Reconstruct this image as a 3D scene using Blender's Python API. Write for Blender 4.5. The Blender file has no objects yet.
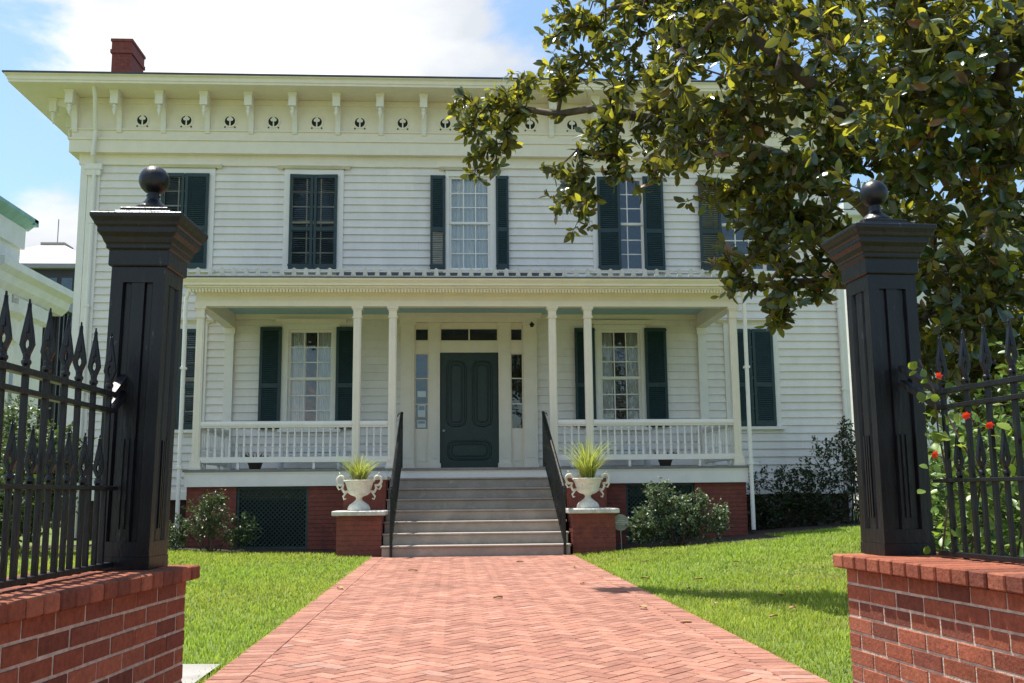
import bpy, bmesh, math, random
import numpy as np
from mathutils import Vector, Matrix

random.seed(7); RNG = np.random.default_rng(11)
PI = math.pi
S = bpy.context.scene
COL = S.collection

# ------------------------------------------------------------------ camera, sky, sun, exposure
cam = bpy.data.cameras.new('camera'); camo = bpy.data.objects.new('camera', cam); COL.objects.link(camo)
cam.sensor_width = 36; cam.lens = 36*1000/1024; cam.clip_end = 3000; cam.clip_start = .05
_rt = Vector((.998320706, -.0571450768, -.00949775229)); _up = Vector((.000754346585, -.151117066, .988515586)); _fw = Vector((.0579240715, .986862742, .150820189))
camo.matrix_world = Matrix(((_rt.x, _up.x, -_fw.x, 0), (_rt.y, _up.y, -_fw.y, 0), (_rt.z, _up.z, -_fw.z, .95), (0, 0, 0, 1)))
S.camera = camo
SUN = Vector((-.275, .20, 1)).normalized()
EL = math.asin(SUN.z); AZ = math.atan2(SUN.x, SUN.y)
sun = bpy.data.lights.new('sun', 'SUN'); suno = bpy.data.objects.new('sun', sun); COL.objects.link(suno)
sun.energy = 5.0; sun.angle = math.radians(.53); sun.color = (1, .955, .88)
suno.rotation_euler = SUN.to_track_quat('Z', 'Y').to_euler()
S.view_settings.view_transform = 'Standard'; S.view_settings.look = 'None'; S.view_settings.gamma = 1
S.view_settings.exposure = .78
W = bpy.data.worlds.new('World'); S.world = W; W.use_nodes = True
def build_sky():
    nt = W.node_tree; N = nt.nodes; L = nt.links; N.clear()
    out = N.new('ShaderNodeOutputWorld'); bg = N.new('ShaderNodeBackground'); bg.inputs['Strength'].default_value = .125
    sky = N.new('ShaderNodeTexSky'); sky.sky_type = 'NISHITA'; sky.sun_disc = False
    sky.sun_elevation = EL; sky.sun_rotation = AZ; sky.air_density = 1.0; sky.dust_density = 1.6; sky.ozone_density = 1.2
    tc = N.new('ShaderNodeTexCoord')
    def dist(v, r0, r1, w):       # soft patch of cloud round a direction of the sky
        d = N.new('ShaderNodeVectorMath'); d.operation = 'DISTANCE'; L.new(tc.outputs['Generated'], d.inputs[0])
        d.inputs[1].default_value = Vector(v).normalized()
        m = N.new('ShaderNodeMapRange'); m.inputs[1].default_value = r0; m.inputs[2].default_value = r1
        m.inputs[3].default_value = w; m.inputs[4].default_value = 0; m.interpolation_type = 'SMOOTHSTEP'
        L.new(d.outputs['Value'], m.inputs[0]); return m.outputs[0]
    mp = N.new('ShaderNodeMapping'); mp.inputs['Scale'].default_value = (1, 1, 2.2); L.new(tc.outputs['Generated'], mp.inputs[0])
    ns = N.new('ShaderNodeTexNoise'); ns.inputs['Scale'].default_value = 4.2; ns.inputs['Detail'].default_value = 9; ns.inputs['Roughness'].default_value = .57
    ns.inputs['Distortion'].default_value = .3
    L.new(mp.outputs[0], ns.inputs['Vector'])
    acc = ns.outputs['Fac']
    for v, r0, r1, w in CLOUDS:
        a = N.new('ShaderNodeMath'); a.operation = 'ADD'; L.new(acc, a.inputs[0]); L.new(dist(v, r0, r1, w), a.inputs[1]); acc = a.outputs[0]
    fac = N.new('ShaderNodeMapRange'); fac.inputs[1].default_value = .58; fac.inputs[2].default_value = .74; fac.interpolation_type = 'SMOOTHSTEP'
    L.new(acc, fac.inputs[0])
    n2 = N.new('ShaderNodeTexNoise'); n2.inputs['Scale'].default_value = 3.1; n2.inputs['Detail'].default_value = 6; L.new(mp.outputs[0], n2.inputs['Vector'])
    cr = N.new('ShaderNodeValToRGB'); cr.color_ramp.elements[0].position = .38; cr.color_ramp.elements[0].color = (3.7, 3.9, 4.2, 1)
    cr.color_ramp.elements[1].position = .62; cr.color_ramp.elements[1].color = (6.3, 6.3, 6.3, 1); L.new(n2.outputs['Fac'], cr.inputs[0])
    mx = N.new('ShaderNodeMix'); mx.data_type = 'RGBA'
    tint = N.new('ShaderNodeMix'); tint.data_type = 'RGBA'; tint.blend_type = 'MULTIPLY'; tint.inputs[0].default_value = 1; tint.inputs[7].default_value = (.90, 1.02, 1.04, 1); L.new(sky.outputs[0], tint.inputs[6])
    L.new(fac.outputs[0], mx.inputs[0]); L.new(tint.outputs[2], mx.inputs[6]); L.new(cr.outputs[0], mx.inputs[7])
    L.new(mx.outputs[2], bg.inputs['Color']); L.new(bg.outputs[0], out.inputs['Surface'])
CLOUDS = [((-.16, .86, .47), .16, .46, .32), ((-.42, .86, .16), .03, .2, .22), ((-.47, .86, .30), .05, .20, -.22), ((.10, .86, .47), .02, .11, -.22), ((.6, .5, .6), .2, .8, .12), ((-.3, -.6, .5), .2, 1.0, .15)]
build_sky()

# ------------------------------------------------------------------ materials
def mat(name, color, rough=.6, var=.12, scale=6, bump=0, bscale=60, color2=None, spec=.4, metal=0, dirt=None, stretch=(1, 1, 1)):
    m = bpy.data.materials.new(name); m.use_nodes = True; nt = m.node_tree; N = nt.nodes; L = nt.links
    b = N['Principled BSDF']; b.inputs['Roughness'].default_value = rough; b.inputs['Metallic'].default_value = metal
    b.inputs['Specular IOR Level'].default_value = spec
    tc = N.new('ShaderNodeTexCoord'); mp = N.new('ShaderNodeMapping'); mp.inputs['Scale'].default_value = stretch
    geo = N.new('ShaderNodeNewGeometry'); L.new(geo.outputs['Position'], mp.inputs[0])
    n = N.new('ShaderNodeTexNoise'); n.inputs['Scale'].default_value = scale; n.inputs['Detail'].default_value = 6; n.inputs['Roughness'].default_value = .65
    L.new(mp.outputs[0], n.inputs['Vector'])
    cr = N.new('ShaderNodeValToRGB'); c2 = color2 or tuple(c*(1-2*var) for c in color)
    c1 = tuple(min(1, c*(1+var)) for c in color) if not color2 else color
    cr.color_ramp.elements[0].position = .3; cr.color_ramp.elements[0].color = (*c2, 1)
    cr.color_ramp.elements[1].position = .68; cr.color_ramp.elements[1].color = (*c1, 1)
    L.new(n.outputs['Fac'], cr.inputs[0]); last = cr.outputs[0]
    if dirt:                       # sparse worn patches of another colour
        dc, lo, hi, ds = dirt
        n3 = N.new('ShaderNodeTexNoise'); n3.inputs['Scale'].default_value = ds; n3.inputs['Detail'].default_value = 8; n3.inputs['Roughness'].default_value = .7
        L.new(mp.outputs[0], n3.inputs['Vector'])
        mr = N.new('ShaderNodeMapRange'); mr.inputs[1].default_value = lo; mr.inputs[2].default_value = hi; L.new(n3.outputs['Fac'], mr.inputs[0])
        mx = N.new('ShaderNodeMix'); mx.data_type = 'RGBA'; L.new(mr.outputs[0], mx.inputs[0]); L.new(last, mx.inputs[6]); mx.inputs[7].default_value = (*dc, 1); last = mx.outputs[2]
    L.new(last, b.inputs['Base Color'])
    rr = N.new('ShaderNodeMapRange'); rr.inputs[3].default_value = max(.05, rough-.12); rr.inputs[4].default_value = min(1, rough+.12); L.new(n.outputs['Fac'], rr.inputs[0]); L.new(rr.outputs[0], b.inputs['Roughness'])
    if bump:
        nb = N.new('ShaderNodeTexNoise'); nb.inputs['Scale'].default_value = bscale; nb.inputs['Detail'].default_value = 5; L.new(mp.outputs[0], nb.inputs['Vector'])
        bp = N.new('ShaderNodeBump'); bp.inputs['Strength'].default_value = bump; bp.inputs['Distance'].default_value = .01
        L.new(nb.outputs['Fac'], bp.inputs['Height']); L.new(bp.outputs[0], b.inputs['Normal'])
    return m

def attr_mat(name, rough=.85, bump=.3, bscale=90, amp=.25, nscale=35, spec=.3, stain=0, sscale=(1, 1, 1)):
    """colour comes from a per-piece vertex colour (each brick, each board has its own colour), broken up by noise"""
    m = bpy.data.materials.new(name); m.use_nodes = True; nt = m.node_tree; N = nt.nodes; L = nt.links
    b = N['Principled BSDF']; b.inputs['Roughness'].default_value = rough; b.inputs['Specular IOR Level'].default_value = spec
    at = N.new('ShaderNodeAttribute'); at.attribute_name = 'col'
    geo = N.new('ShaderNodeNewGeometry')
    n = N.new('ShaderNodeTexNoise'); n.inputs['Scale'].default_value = nscale; n.inputs['Detail'].default_value = 7; n.inputs['Roughness'].default_value = .7
    L.new(geo.outputs['Position'], n.inputs['Vector'])
    mr = N.new('ShaderNodeMapRange'); mr.inputs[1].default_value = .25; mr.inputs[2].default_value = .75; mr.inputs[3].default_value = 1-amp; mr.inputs[4].default_value = 1+amp; L.new(n.outputs['Fac'], mr.inputs[0])
    vm = N.new('ShaderNodeVectorMath'); vm.operation = 'SCALE'; L.new(at.outputs['Color'], vm.inputs[0]); L.new(mr.outputs[0], vm.inputs['Scale'])
    last = vm.outputs[0]
    if stain:                      # broad weathering: streaks and worn patches
        mp = N.new('ShaderNodeMapping'); mp.inputs['Scale'].default_value = sscale; L.new(geo.outputs['Position'], mp.inputs[0])
        n2 = N.new('ShaderNodeTexNoise'); n2.inputs['Scale'].default_value = 1; n2.inputs['Detail'].default_value = 6; n2.inputs['Roughness'].default_value = .65; L.new(mp.outputs[0], n2.inputs['Vector'])
        m2 = N.new('ShaderNodeMapRange'); m2.inputs[1].default_value = .32; m2.inputs[2].default_value = .62; m2.inputs[3].default_value = 1-stain; m2.inputs[4].default_value = 1; L.new(n2.outputs['Fac'], m2.inputs[0])
        v2 = N.new('ShaderNodeVectorMath'); v2.operation = 'SCALE'; L.new(last, v2.inputs[0]); L.new(m2.outputs[0], v2.inputs['Scale']); last = v2.outputs[0]
    L.new(last, b.inputs['Base Color'])
    nb = N.new('ShaderNodeTexNoise'); nb.inputs['Scale'].default_value = bscale; nb.inputs['Detail'].default_value = 6; L.new(geo.outputs['Position'], nb.inputs['Vector'])
    bp = N.new('ShaderNodeBump'); bp.inputs['Strength'].default_value = bump; bp.inputs['Distance'].default_value = .006
    L.new(nb.outputs['Fac'], bp.inputs['Height']); L.new(bp.outputs[0], b.inputs['Normal'])
    return m

def leaf_mat(name, under=None, rough=.35, trans=.35, tcol=(.35, .42, .03), spec=.5):
    m = bpy.data.materials.new(name); m.use_nodes = True; nt = m.node_tree; N = nt.nodes; L = nt.links
    b = N['Principled BSDF']; b.inputs['Roughness'].default_value = rough; b.inputs['Specular IOR Level'].default_value = spec
    at = N.new('ShaderNodeAttribute'); at.attribute_name = 'col'
    col = at.outputs['Color']
    if under:
        geo = N.new('ShaderNodeNewGeometry'); mx = N.new('ShaderNodeMix'); mx.data_type = 'RGBA'
        hf = N.new('ShaderNodeMath'); hf.operation = 'MULTIPLY'; hf.inputs[1].default_value = .55; L.new(geo.outputs['Backfacing'], hf.inputs[0]); L.new(hf.outputs[0], mx.inputs[0]); L.new(col, mx.inputs[6]); mx.inputs[7].default_value = (*under, 1); col = mx.outputs[2]
        rm = N.new('ShaderNodeMapRange'); rm.inputs[3].default_value = rough; rm.inputs[4].default_value = .75; L.new(geo.outputs['Backfacing'], rm.inputs[0]); L.new(rm.outputs[0], b.inputs['Roughness'])
    L.new(col, b.inputs['Base Color'])
    tr = N.new('ShaderNodeBsdfTranslucent')
    tm = N.new('ShaderNodeMix'); tm.data_type = 'RGBA'; tm.inputs[0].default_value = .6; L.new(at.outputs['Color'], tm.inputs[6]); tm.inputs[7].default_value = (*tcol, 1); L.new(tm.outputs[2], tr.inputs['Color'])
    ms = N.new('ShaderNodeMixShader'); ms.inputs[0].default_value = trans
    if under:
        sc = N.new('ShaderNodeSeparateColor'); L.new(at.outputs['Color'], sc.inputs[0])
        tmr = N.new('ShaderNodeMapRange'); tmr.inputs[1].default_value = .045; tmr.inputs[2].default_value = .13; tmr.inputs[3].default_value = trans*.35; tmr.inputs[4].default_value = trans*1.9; L.new(sc.outputs['Green'], tmr.inputs[0]); L.new(tmr.outputs[0], ms.inputs[0])
    L.new(b.outputs[0], ms.inputs[1]); L.new(tr.outputs[0], ms.inputs[2]); L.new(ms.outputs[0], N['Material Output'].inputs['Surface'])
    return m

def glass_mat():
    m = bpy.data.materials.new('window_glass'); m.use_nodes = True; nt = m.node_tree; N = nt.nodes; L = nt.links
    N.remove(N['Principled BSDF'])
    t = N.new('ShaderNodeBsdfTransparent'); t.inputs[0].default_value = (.86, .9, .9, 1); g = N.new('ShaderNodeBsdfGlossy'); g.inputs['Roughness'].default_value = .01
    geo = N.new('ShaderNodeNewGeometry'); n = N.new('ShaderNodeTexNoise'); n.inputs['Scale'].default_value = 5; L.new(geo.outputs['Position'], n.inputs['Vector'])
    bp = N.new('ShaderNodeBump'); bp.inputs['Strength'].default_value = .25; bp.inputs['Distance'].default_value = .02; L.new(n.outputs['Fac'], bp.inputs['Height']); L.new(bp.outputs[0], g.inputs['Normal'])
    fr = N.new('ShaderNodeFresnel'); fr.inputs[0].default_value = 1.5
    mr = N.new('ShaderNodeMath'); mr.operation = 'MULTIPLY_ADD'; mr.inputs[1].default_value = 1.6; mr.inputs[2].default_value = .06; L.new(fr.outputs[0], mr.inputs[0])
    ms = N.new('ShaderNodeMixShader'); L.new(mr.outputs[0], ms.inputs[0]); L.new(t.outputs[0], ms.inputs[1]); L.new(g.outputs[0], ms.inputs[2])
    L.new(ms.outputs[0], N['Material Output'].inputs['Surface']); return m

M = {}
M['siding'] = attr_mat('white_clapboard_paint', rough=.55, bump=.15, bscale=30, amp=.05, nscale=5, stain=.10, sscale=(1.6, 1, .5))
M['trim'] = mat('cream_trim_paint', (.85, .77, .645), .5, .03, 4, .05, 40)
M['white'] = mat('white_paint', (.84, .79, .735), .5, .03, 5, .05, 40)
M['green'] = mat('dark_green_paint', (.022, .048, .053), .45, .15, 8)
M['crest'] = mat('weathered_white_metal', (.60, .58, .56), .55, .1, 12)
M['lattice'] = mat('green_lattice_paint', (.03, .06, .055), .5, .15, 8)
M['door_green'] = mat('door_green_paint', (.022, .044, .039), .4, .12, 5)
M['blue'] = mat('pale_blue_ceiling_paint', (.40, .60, .70), .6, .04)
M['glass'] = glass_mat()
M['curtain'] = mat('lace_curtain', (.86, .86, .86), .9, .06, 9, stretch=(6, 1, .6))
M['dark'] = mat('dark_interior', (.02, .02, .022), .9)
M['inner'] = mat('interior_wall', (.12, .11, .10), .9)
M['tin'] = mat('dark_tin_roof', (.06, .065, .08), .45, .2, 4)
M['paintbrick'] = mat('painted_red_brick', (.215, .056, .04), .7, .14, 9, .3, 50, dirt=((.10, .03, .024), .55, .75, 3))
M['darkbrick'] = mat('dark_foundation_brick', (.05, .025, .02), .9, .2, 9, .3, 50)
M['chim'] = mat('chimney_brick', (.24, .06, .045), .8, .2, 14, .4, 50)
M['step'] = mat('worn_grey_step_paint', (.34, .295, .25), .6, .12, 3, .1, 30, dirt=((.46, .39, .31), .55, .75, 5))
M['floor'] = mat('grey_porch_floor', (.22, .21, .20), .5)
M['stone'] = mat('weathered_marble', (.62, .60, .55), .7, .15, 9, .3, 40, dirt=((.25, .24, .21), .58, .72, 12))
M['urn'] = mat('aged_white_cast_iron', (.74, .70, .60), .6, .10, 14, .2, 40, dirt=((.40, .33, .24), .6, .72, 16))
M['iron'] = mat('black_painted_iron', (.008, .009, .013), .38, .4, 9, .35, 45, color2=(.003, .003, .004), stretch=(1, 1, .35), dirt=((.06, .062, .07), .655, .69, 30), spec=.42)
M['rail_iron'] = mat('black_handrail_paint', (.008, .008, .009), .3, .3, 14)
M['brick'] = attr_mat('wall_brick', .9, .55, 70, .38, 40, .25, stain=.22, sscale=(3, 3, 5))
M['paver'] = attr_mat('path_brick', .9, .5, 60, .3, 22, .25, stain=.20, sscale=(1.1, .8, 1))
M['mortar'] = mat('mortar', (.48, .41, .33), .95, .2, 30, .5, 120)
M['sandjoint'] = mat('path_joint', (.32, .22, .17), .95, .3, 12, .4, 90)
M['concrete'] = mat('pale_concrete', (.30, .285, .26), .9, .12, 4, .4, 80)
M['mulch'] = mat('mulch', (.05, .032, .022), .95, .5, 18, 1.0, 40)
M['soil'] = mat('lawn_soil', (.13, .18, .035), .95, .25, 2.5, .6, 60, color2=(.085, .12, .028))
M['bark'] = mat('grey_brown_bark', (.10, .08, .06), .9, .3, 9, .6, 30)
M['twig'] = mat('brown_twig', (.075, .05, .035), .85, .3, 12)
M['leaf'] = leaf_mat('magnolia_leaf', under=(.075, .07, .02), rough=.24, trans=.32, tcol=(.66, .62, .04), spec=.6)
M['shrubleaf'] = leaf_mat('shrub_leaf', rough=.4, trans=.2, tcol=(.2, .3, .05))
M['blade'] = leaf_mat('grass_blade', rough=.5, trans=.45, tcol=(.45, .56, .06), spec=.3)
M['vineleaf'] = leaf_mat('vine_leaf', rough=.45, trans=.45, tcol=(.4, .55, .04))
M['petal'] = leaf_mat('red_petal', rough=.6, trans=.3, tcol=(.8, .05, .02))
M['dryleaf'] = mat('dry_leaf', (.42, .26, .12), .8, .3, 20)
M['copper'] = mat('verdigris_copper', (.22, .40, .36), .6, .12, 3)
M['limestone'] = mat('white_stucco', (.72, .70, .66), .8, .06, 2, .1, 20)
M['greyroof'] = mat('grey_metal_roof', (.26, .26, .275), .5, .08, 1)
M['darkpanel'] = mat('charcoal_metal_panel', (.035, .035, .042), .5, .2, 1.5)
M['officeglass'] = mat('blue_office_glass', (.05, .08, .12), .12, .15, 1, spec=.8)
M['bench'] = mat('white_bench_paint', (.7, .7, .68), .5, .05)
M['paper'] = mat('paper_notice', (.75, .76, .78), .8, .03)
M['ink'] = mat('notice_print', (.05, .08, .2), .8, .03)
M['disc'] = mat('weathered_grey_metal', (.33, .34, .31), .6, .15, 9)
M['fruit'] = mat('magnolia_cone', (.30, .12, .08), .8, .35, 30, .5, 80)
M['pot'] = mat('dark_pot', (.07, .05, .04), .6)

# ------------------------------------------------------------------ object helpers
def link(name, data, parent=None):
    o = bpy.data.objects.new(name, data); COL.objects.link(o)
    if parent is not None: o.parent = parent
    return o
def empty(name, label, cat, loc=(0, 0, 0), rz=0, group=None):
    o = link(name, None); o.location = loc; o.rotation_euler = (0, 0, rz); o['label'] = label; o['category'] = cat
    if group: o['group'] = group
    return o
def tag(o, label, cat, group=None):
    o['label'] = label; o['category'] = cat
    if group: o['group'] = group
    return o
def copy_tree(o, parent=None):
    c = o.copy(); COL.objects.link(c)
    if parent is not None: c.parent = parent
    for ch in list(o.children): copy_tree(ch, c)
    return c

class MB:
    def __init__(s): s.v = []; s.f = []; s.c = []; s.mi = []
    def add(s, vs, fs, col=None, mi=0):
        k = len(s.v); s.v += [tuple(v) for v in vs]
        for f in fs: s.f.append(tuple(i+k for i in f)); s.c.append(col); s.mi.append(mi)
        return s
    def box(s, x0, x1, y0, y1, z0, z1, col=None, mi=0):
        return s.add([(x0,y0,z0),(x1,y0,z0),(x1,y1,z0),(x0,y1,z0),(x0,y0,z1),(x1,y0,z1),(x1,y1,z1),(x0,y1,z1)],
            [(0,3,2,1),(4,5,6,7),(0,1,5,4),(1,2,6,5),(2,3,7,6),(3,0,4,7)], col, mi)
    def quad(s, a, b, c, d, col=None, mi=0): return s.add([a, b, c, d], [(0,1,2,3)], col, mi)
    def prism(s, prof, axis, a0, a1, mi=0):
        """profile (list of 2D points) extruded along axis: 'x' -> (y,z), 'y' -> (x,z), 'z' -> (x,y)"""
        def P(p, a): return (a, p[0], p[1]) if axis == 'x' else ((p[0], a, p[1]) if axis == 'y' else (p[0], p[1], a))
        n = len(prof); vs = [P(p, a0) for p in prof]+[P(p, a1) for p in prof]
        fs = [(i, (i+1) % n, n+(i+1) % n, n+i) for i in range(n)]+[tuple(range(n))[::-1], tuple(range(n, 2*n))]
        return s.add(vs, fs, None, mi)
    def lathe(s, prof, cx=0, cy=0, n=16, mi=0, sq=False):
        vs = []; fs = []
        for r, z in prof:
            for i in range(n):
                a = 2*PI*i/n+(PI/4 if sq else 0); vs.append((cx+r*math.cos(a), cy+r*math.sin(a), z))
        for k in range(len(prof)-1):
            for i in range(n):
                j = (i+1) % n; fs.append((k*n+i, k*n+j, (k+1)*n+j, (k+1)*n+i))
        fs.append(tuple(range(n))[::-1]); fs.append(tuple(range((len(prof)-1)*n, len(prof)*n)))
        return s.add(vs, fs, None, mi)
    def tube(s, pts, rad, n=6, mi=0, cap=True):
        pts = [Vector(p) for p in pts]; R = rad if isinstance(rad, (list, tuple)) else [rad]*len(pts)
        vs = []; fs = []; up = Vector((0, 0, 1)); last = None
        for i, p in enumerate(pts):
            t = (pts[min(i+1, len(pts)-1)]-pts[max(i-1, 0)]).normalized()
            a = (last-t*last.dot(t)) if last is not None else t.orthogonal()
            if a.length < 1e-5: a = t.orthogonal()
            a.normalize(); last = a; b = t.cross(a)
            for k in range(n):
                an = 2*PI*k/n; vs.append(p+(a*math.cos(an)+b*math.sin(an))*R[i])
        for i in range(len(pts)-1):
            for k in range(n):
                j = (k+1) % n; fs.append((i*n+k, i*n+j, (i+1)*n+j, (i+1)*n+k))
        if cap: fs.append(tuple(range(n))[::-1]); fs.append(tuple(range((len(pts)-1)*n, len(pts)*n)))
        return s.add(vs, fs, None, mi)
    def build(s, name, m, parent=None, smooth=False, bevel=0):
        me = bpy.data.meshes.new(name); me.from_pydata(s.v, [], s.f)
        for x in (m if isinstance(m, (list, tuple)) else [m]): me.materials.append(x)
        if any(s.mi): me.polygons.foreach_set('material_index', s.mi)
        if any(c is not None for c in s.c):
            ca = me.color_attributes.new('col', 'FLOAT_COLOR', 'CORNER'); arr = []
            for f, c in zip(s.f, s.c): arr += [*(c or (.5, .5, .5)), 1]*len(f)
            ca.data.foreach_set('color', arr)
        if smooth: me.polygons.foreach_set('use_smooth', [True]*len(s.f))
        me.update()
        o = link(name, me, parent)
        if bevel:
            md = o.modifiers.new('bevel', 'BEVEL'); md.width = bevel; md.segments = 1; md.limit_method = 'ANGLE'
        return o
def smooth_by_angle(o, ang=40):
    me = o.data; me.polygons.foreach_set('use_smooth', [True]*len(me.polygons))
    bm = bmesh.new(); bm.from_mesh(me)
    for e in bm.edges:
        if len(e.link_faces) == 2 and e.calc_face_angle(0) > math.radians(ang): e.smooth = False
    bm.to_mesh(me); bm.free(); return o
def big_mesh(name, V, F, C, m, parent=None, smooth=False):
    """V (n,3), F (m,k) with one face size, C (m,3) face colours"""
    me = bpy.data.meshes.new(name); nf, k = F.shape
    me.vertices.add(len(V)); me.vertices.foreach_set('co', V.astype(np.float32).ravel())
    me.loops.add(nf*k); me.loops.foreach_set('vertex_index', F.astype(np.int32).ravel())
    me.polygons.add(nf); me.polygons.foreach_set('loop_start', np.arange(0, nf*k, k, dtype=np.int32))
    if C is not None:
        ca = me.color_attributes.new('col', 'FLOAT_COLOR', 'CORNER')
        cc = np.ones((nf, k, 4), np.float32); cc[:, :, :3] = C[:, None, :]; ca.data.foreach_set('color', cc.ravel())
    if smooth: me.polygons.foreach_set('use_smooth', np.ones(nf, bool))
    me.materials.append(m); me.update(calc_edges=True); me.validate()
    return link(name, me, parent)

# ------------------------------------------------------------------ ground
def gz(x, y):
    x = np.asarray(x, float); y = np.asarray(y, float)
    t = np.clip((y-7)/8.5, 0, 1); t = t*t*(3-2*t)
    side = np.where(x > 1.9, np.minimum(.061*(x-1.9), .34), np.where(x < -1.35, np.minimum(.033*(-1.35-x), .16), 0))
    return t*side+.006*np.sin(x*1.7+y*.6)*np.where((x > 1.9) | (x < -1.35), 1, 0)
def ground():
    xs = np.concatenate([[-400, -120, -60, -30, -18], np.linspace(-13, 15, 113), [20, 32, 60, 120, 400]])
    ys = np.concatenate([[-300, -80, -30, -10, -3], np.linspace(0, 26, 79), [32, 45, 70, 130, 600]])
    X, Y = np.meshgrid(xs, ys); Z = gz(X, Y)
    V = np.stack([X, Y, Z], -1).reshape(-1, 3); nx = len(xs); ny = len(ys)
    i = (np.arange(ny-1)[:, None]*nx+np.arange(nx-1)[None, :]).ravel()
    o = big_mesh('ground', V, np.stack([i, i+1, i+nx+1, i+nx], -1), None, M['soil'], None, True); o['kind'] = 'structure'
ground()
def sheet(name, x0, x1, y0, y1, dz, m, nx=20, ny=10, wob=0):
    xs = np.linspace(x0, x1, nx+1); ys = np.linspace(y0, y1, ny+1); X, Y = np.meshgrid(xs, ys)
    if wob: Y = Y+np.where(np.arange(ny+1)[:, None] == 0, wob*np.sin(X*2.3)+wob*.6*np.sin(X*5.1+1), 0)
    V = np.stack([X, Y, gz(X, Y)+dz], -1).reshape(-1, 3); n = nx+1
    i = (np.arange(ny)[:, None]*n+np.arange(nx)[None, :]).ravel()
    o = big_mesh(name, V, np.stack([i, i+1, i+n+1, i+n], -1), None, m); o['kind'] = 'structure'; return o
sheet('mulch_bed', -7.3, -1.95, 16.35, 17.62, .014, M['mulch'], 40, 8, .07)
sheet('mulch_bed', 2.6, 5.3, 15.75, 17.62, .014, M['mulch'], 30, 8, .07)
sheet('mulch_bed', 5.3, 9.0, 17.1, 19.9, .014, M['mulch'], 30, 8, .09)
sheet('concrete_walk', -9, -1.3, 4.75, 5.86, .03, M['concrete'], 30, 4)
sheet('sidewalk', -30, 30, -6, 1.2, .03, M['concrete'], 10, 4)

def path():
    X0, X1, Y0, Y1 = -1.27, 1.84, 1.2, 15.56
    MB().box(X0, X1, Y0, Y1, -.08, .0155).build('path_bed', M['sandjoint'])['kind'] = 'structure'
    mb = MB()
    def brick(cx, cy, ux, uy, L_, W_, z=.02):
        vx, vy = -uy, ux; l = L_/2-.0026; w = W_/2-.0026; dz = random.uniform(-.001, .0012); tl = random.uniform(-.001, .001)
        base = random.choice([(.42, .20, .142), (.41, .19, .134), (.44, .215, .156), (.38, .176, .126), (.43, .207, .148), (.365, .165, .118)])
        k = random.uniform(.68, .94); col = tuple(c*k for c in base)
        if random.random() < .012: col = tuple(.85*c+.15*d for c, d in zip(col, (.60, .50, .44)))
        b = .003
        P = []
        for (a, c, zz) in ((-l,-w,-.006),(l,-w,-.006),(l,w,-.006),(-l,w,-.006),(-l+b,-w+b,0),(l-b,-w+b,0),(l-b,w-b,0),(-l+b,w-b,0)):
            P.append((cx+a*ux+c*vx, cy+a*uy+c*vy, z+dz+zz+(tl*a/l if zz == 0 else 0)))
        mb.add(P, [(4,5,6,7),(0,1,5,4),(1,2,6,5),(2,3,7,6),(3,0,4,7)], col)
    a, s2 = .1, math.sqrt(.5)
    # herringbone laid at 45 degrees: pairs of bricks stepping along the diagonal
    n = 130
    ux, uy = s2, s2; vx, vy = -s2, s2
    for i in range(-n, n):
        for j in range(-40, 41):
            # horizontal brick covers cells (i + 0..1, i + 4j), vertical brick the cell column to its right
            for (cu, cv, hor) in ((i+1, i+.5+4*j, True), (i+2.5, i+0+4*j, False)):
                if hor: pu, pv = cu*a, cv*a
                else: pu, pv = cu*a, cv*a
                x = .285+pu*ux+pv*vx; y = 8+pu*uy+pv*vy
                if X0+.16 < x < X1-.16 and Y0 < y < Y1-.02:
                    if hor: brick(x, y, ux, uy, .2, .1)
                    else: brick(x, y, vx, vy, .2, .1)
    y = Y0
    while y < Y1-.05:
        brick(X0+.1, y+.05, 1, 0, .2, .1, .0255); brick(X1-.1, y+.05, 1, 0, .2, .1, .0255); y += .1
    mb.build('path', M['paver'])['kind'] = 'structure'
path()

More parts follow.
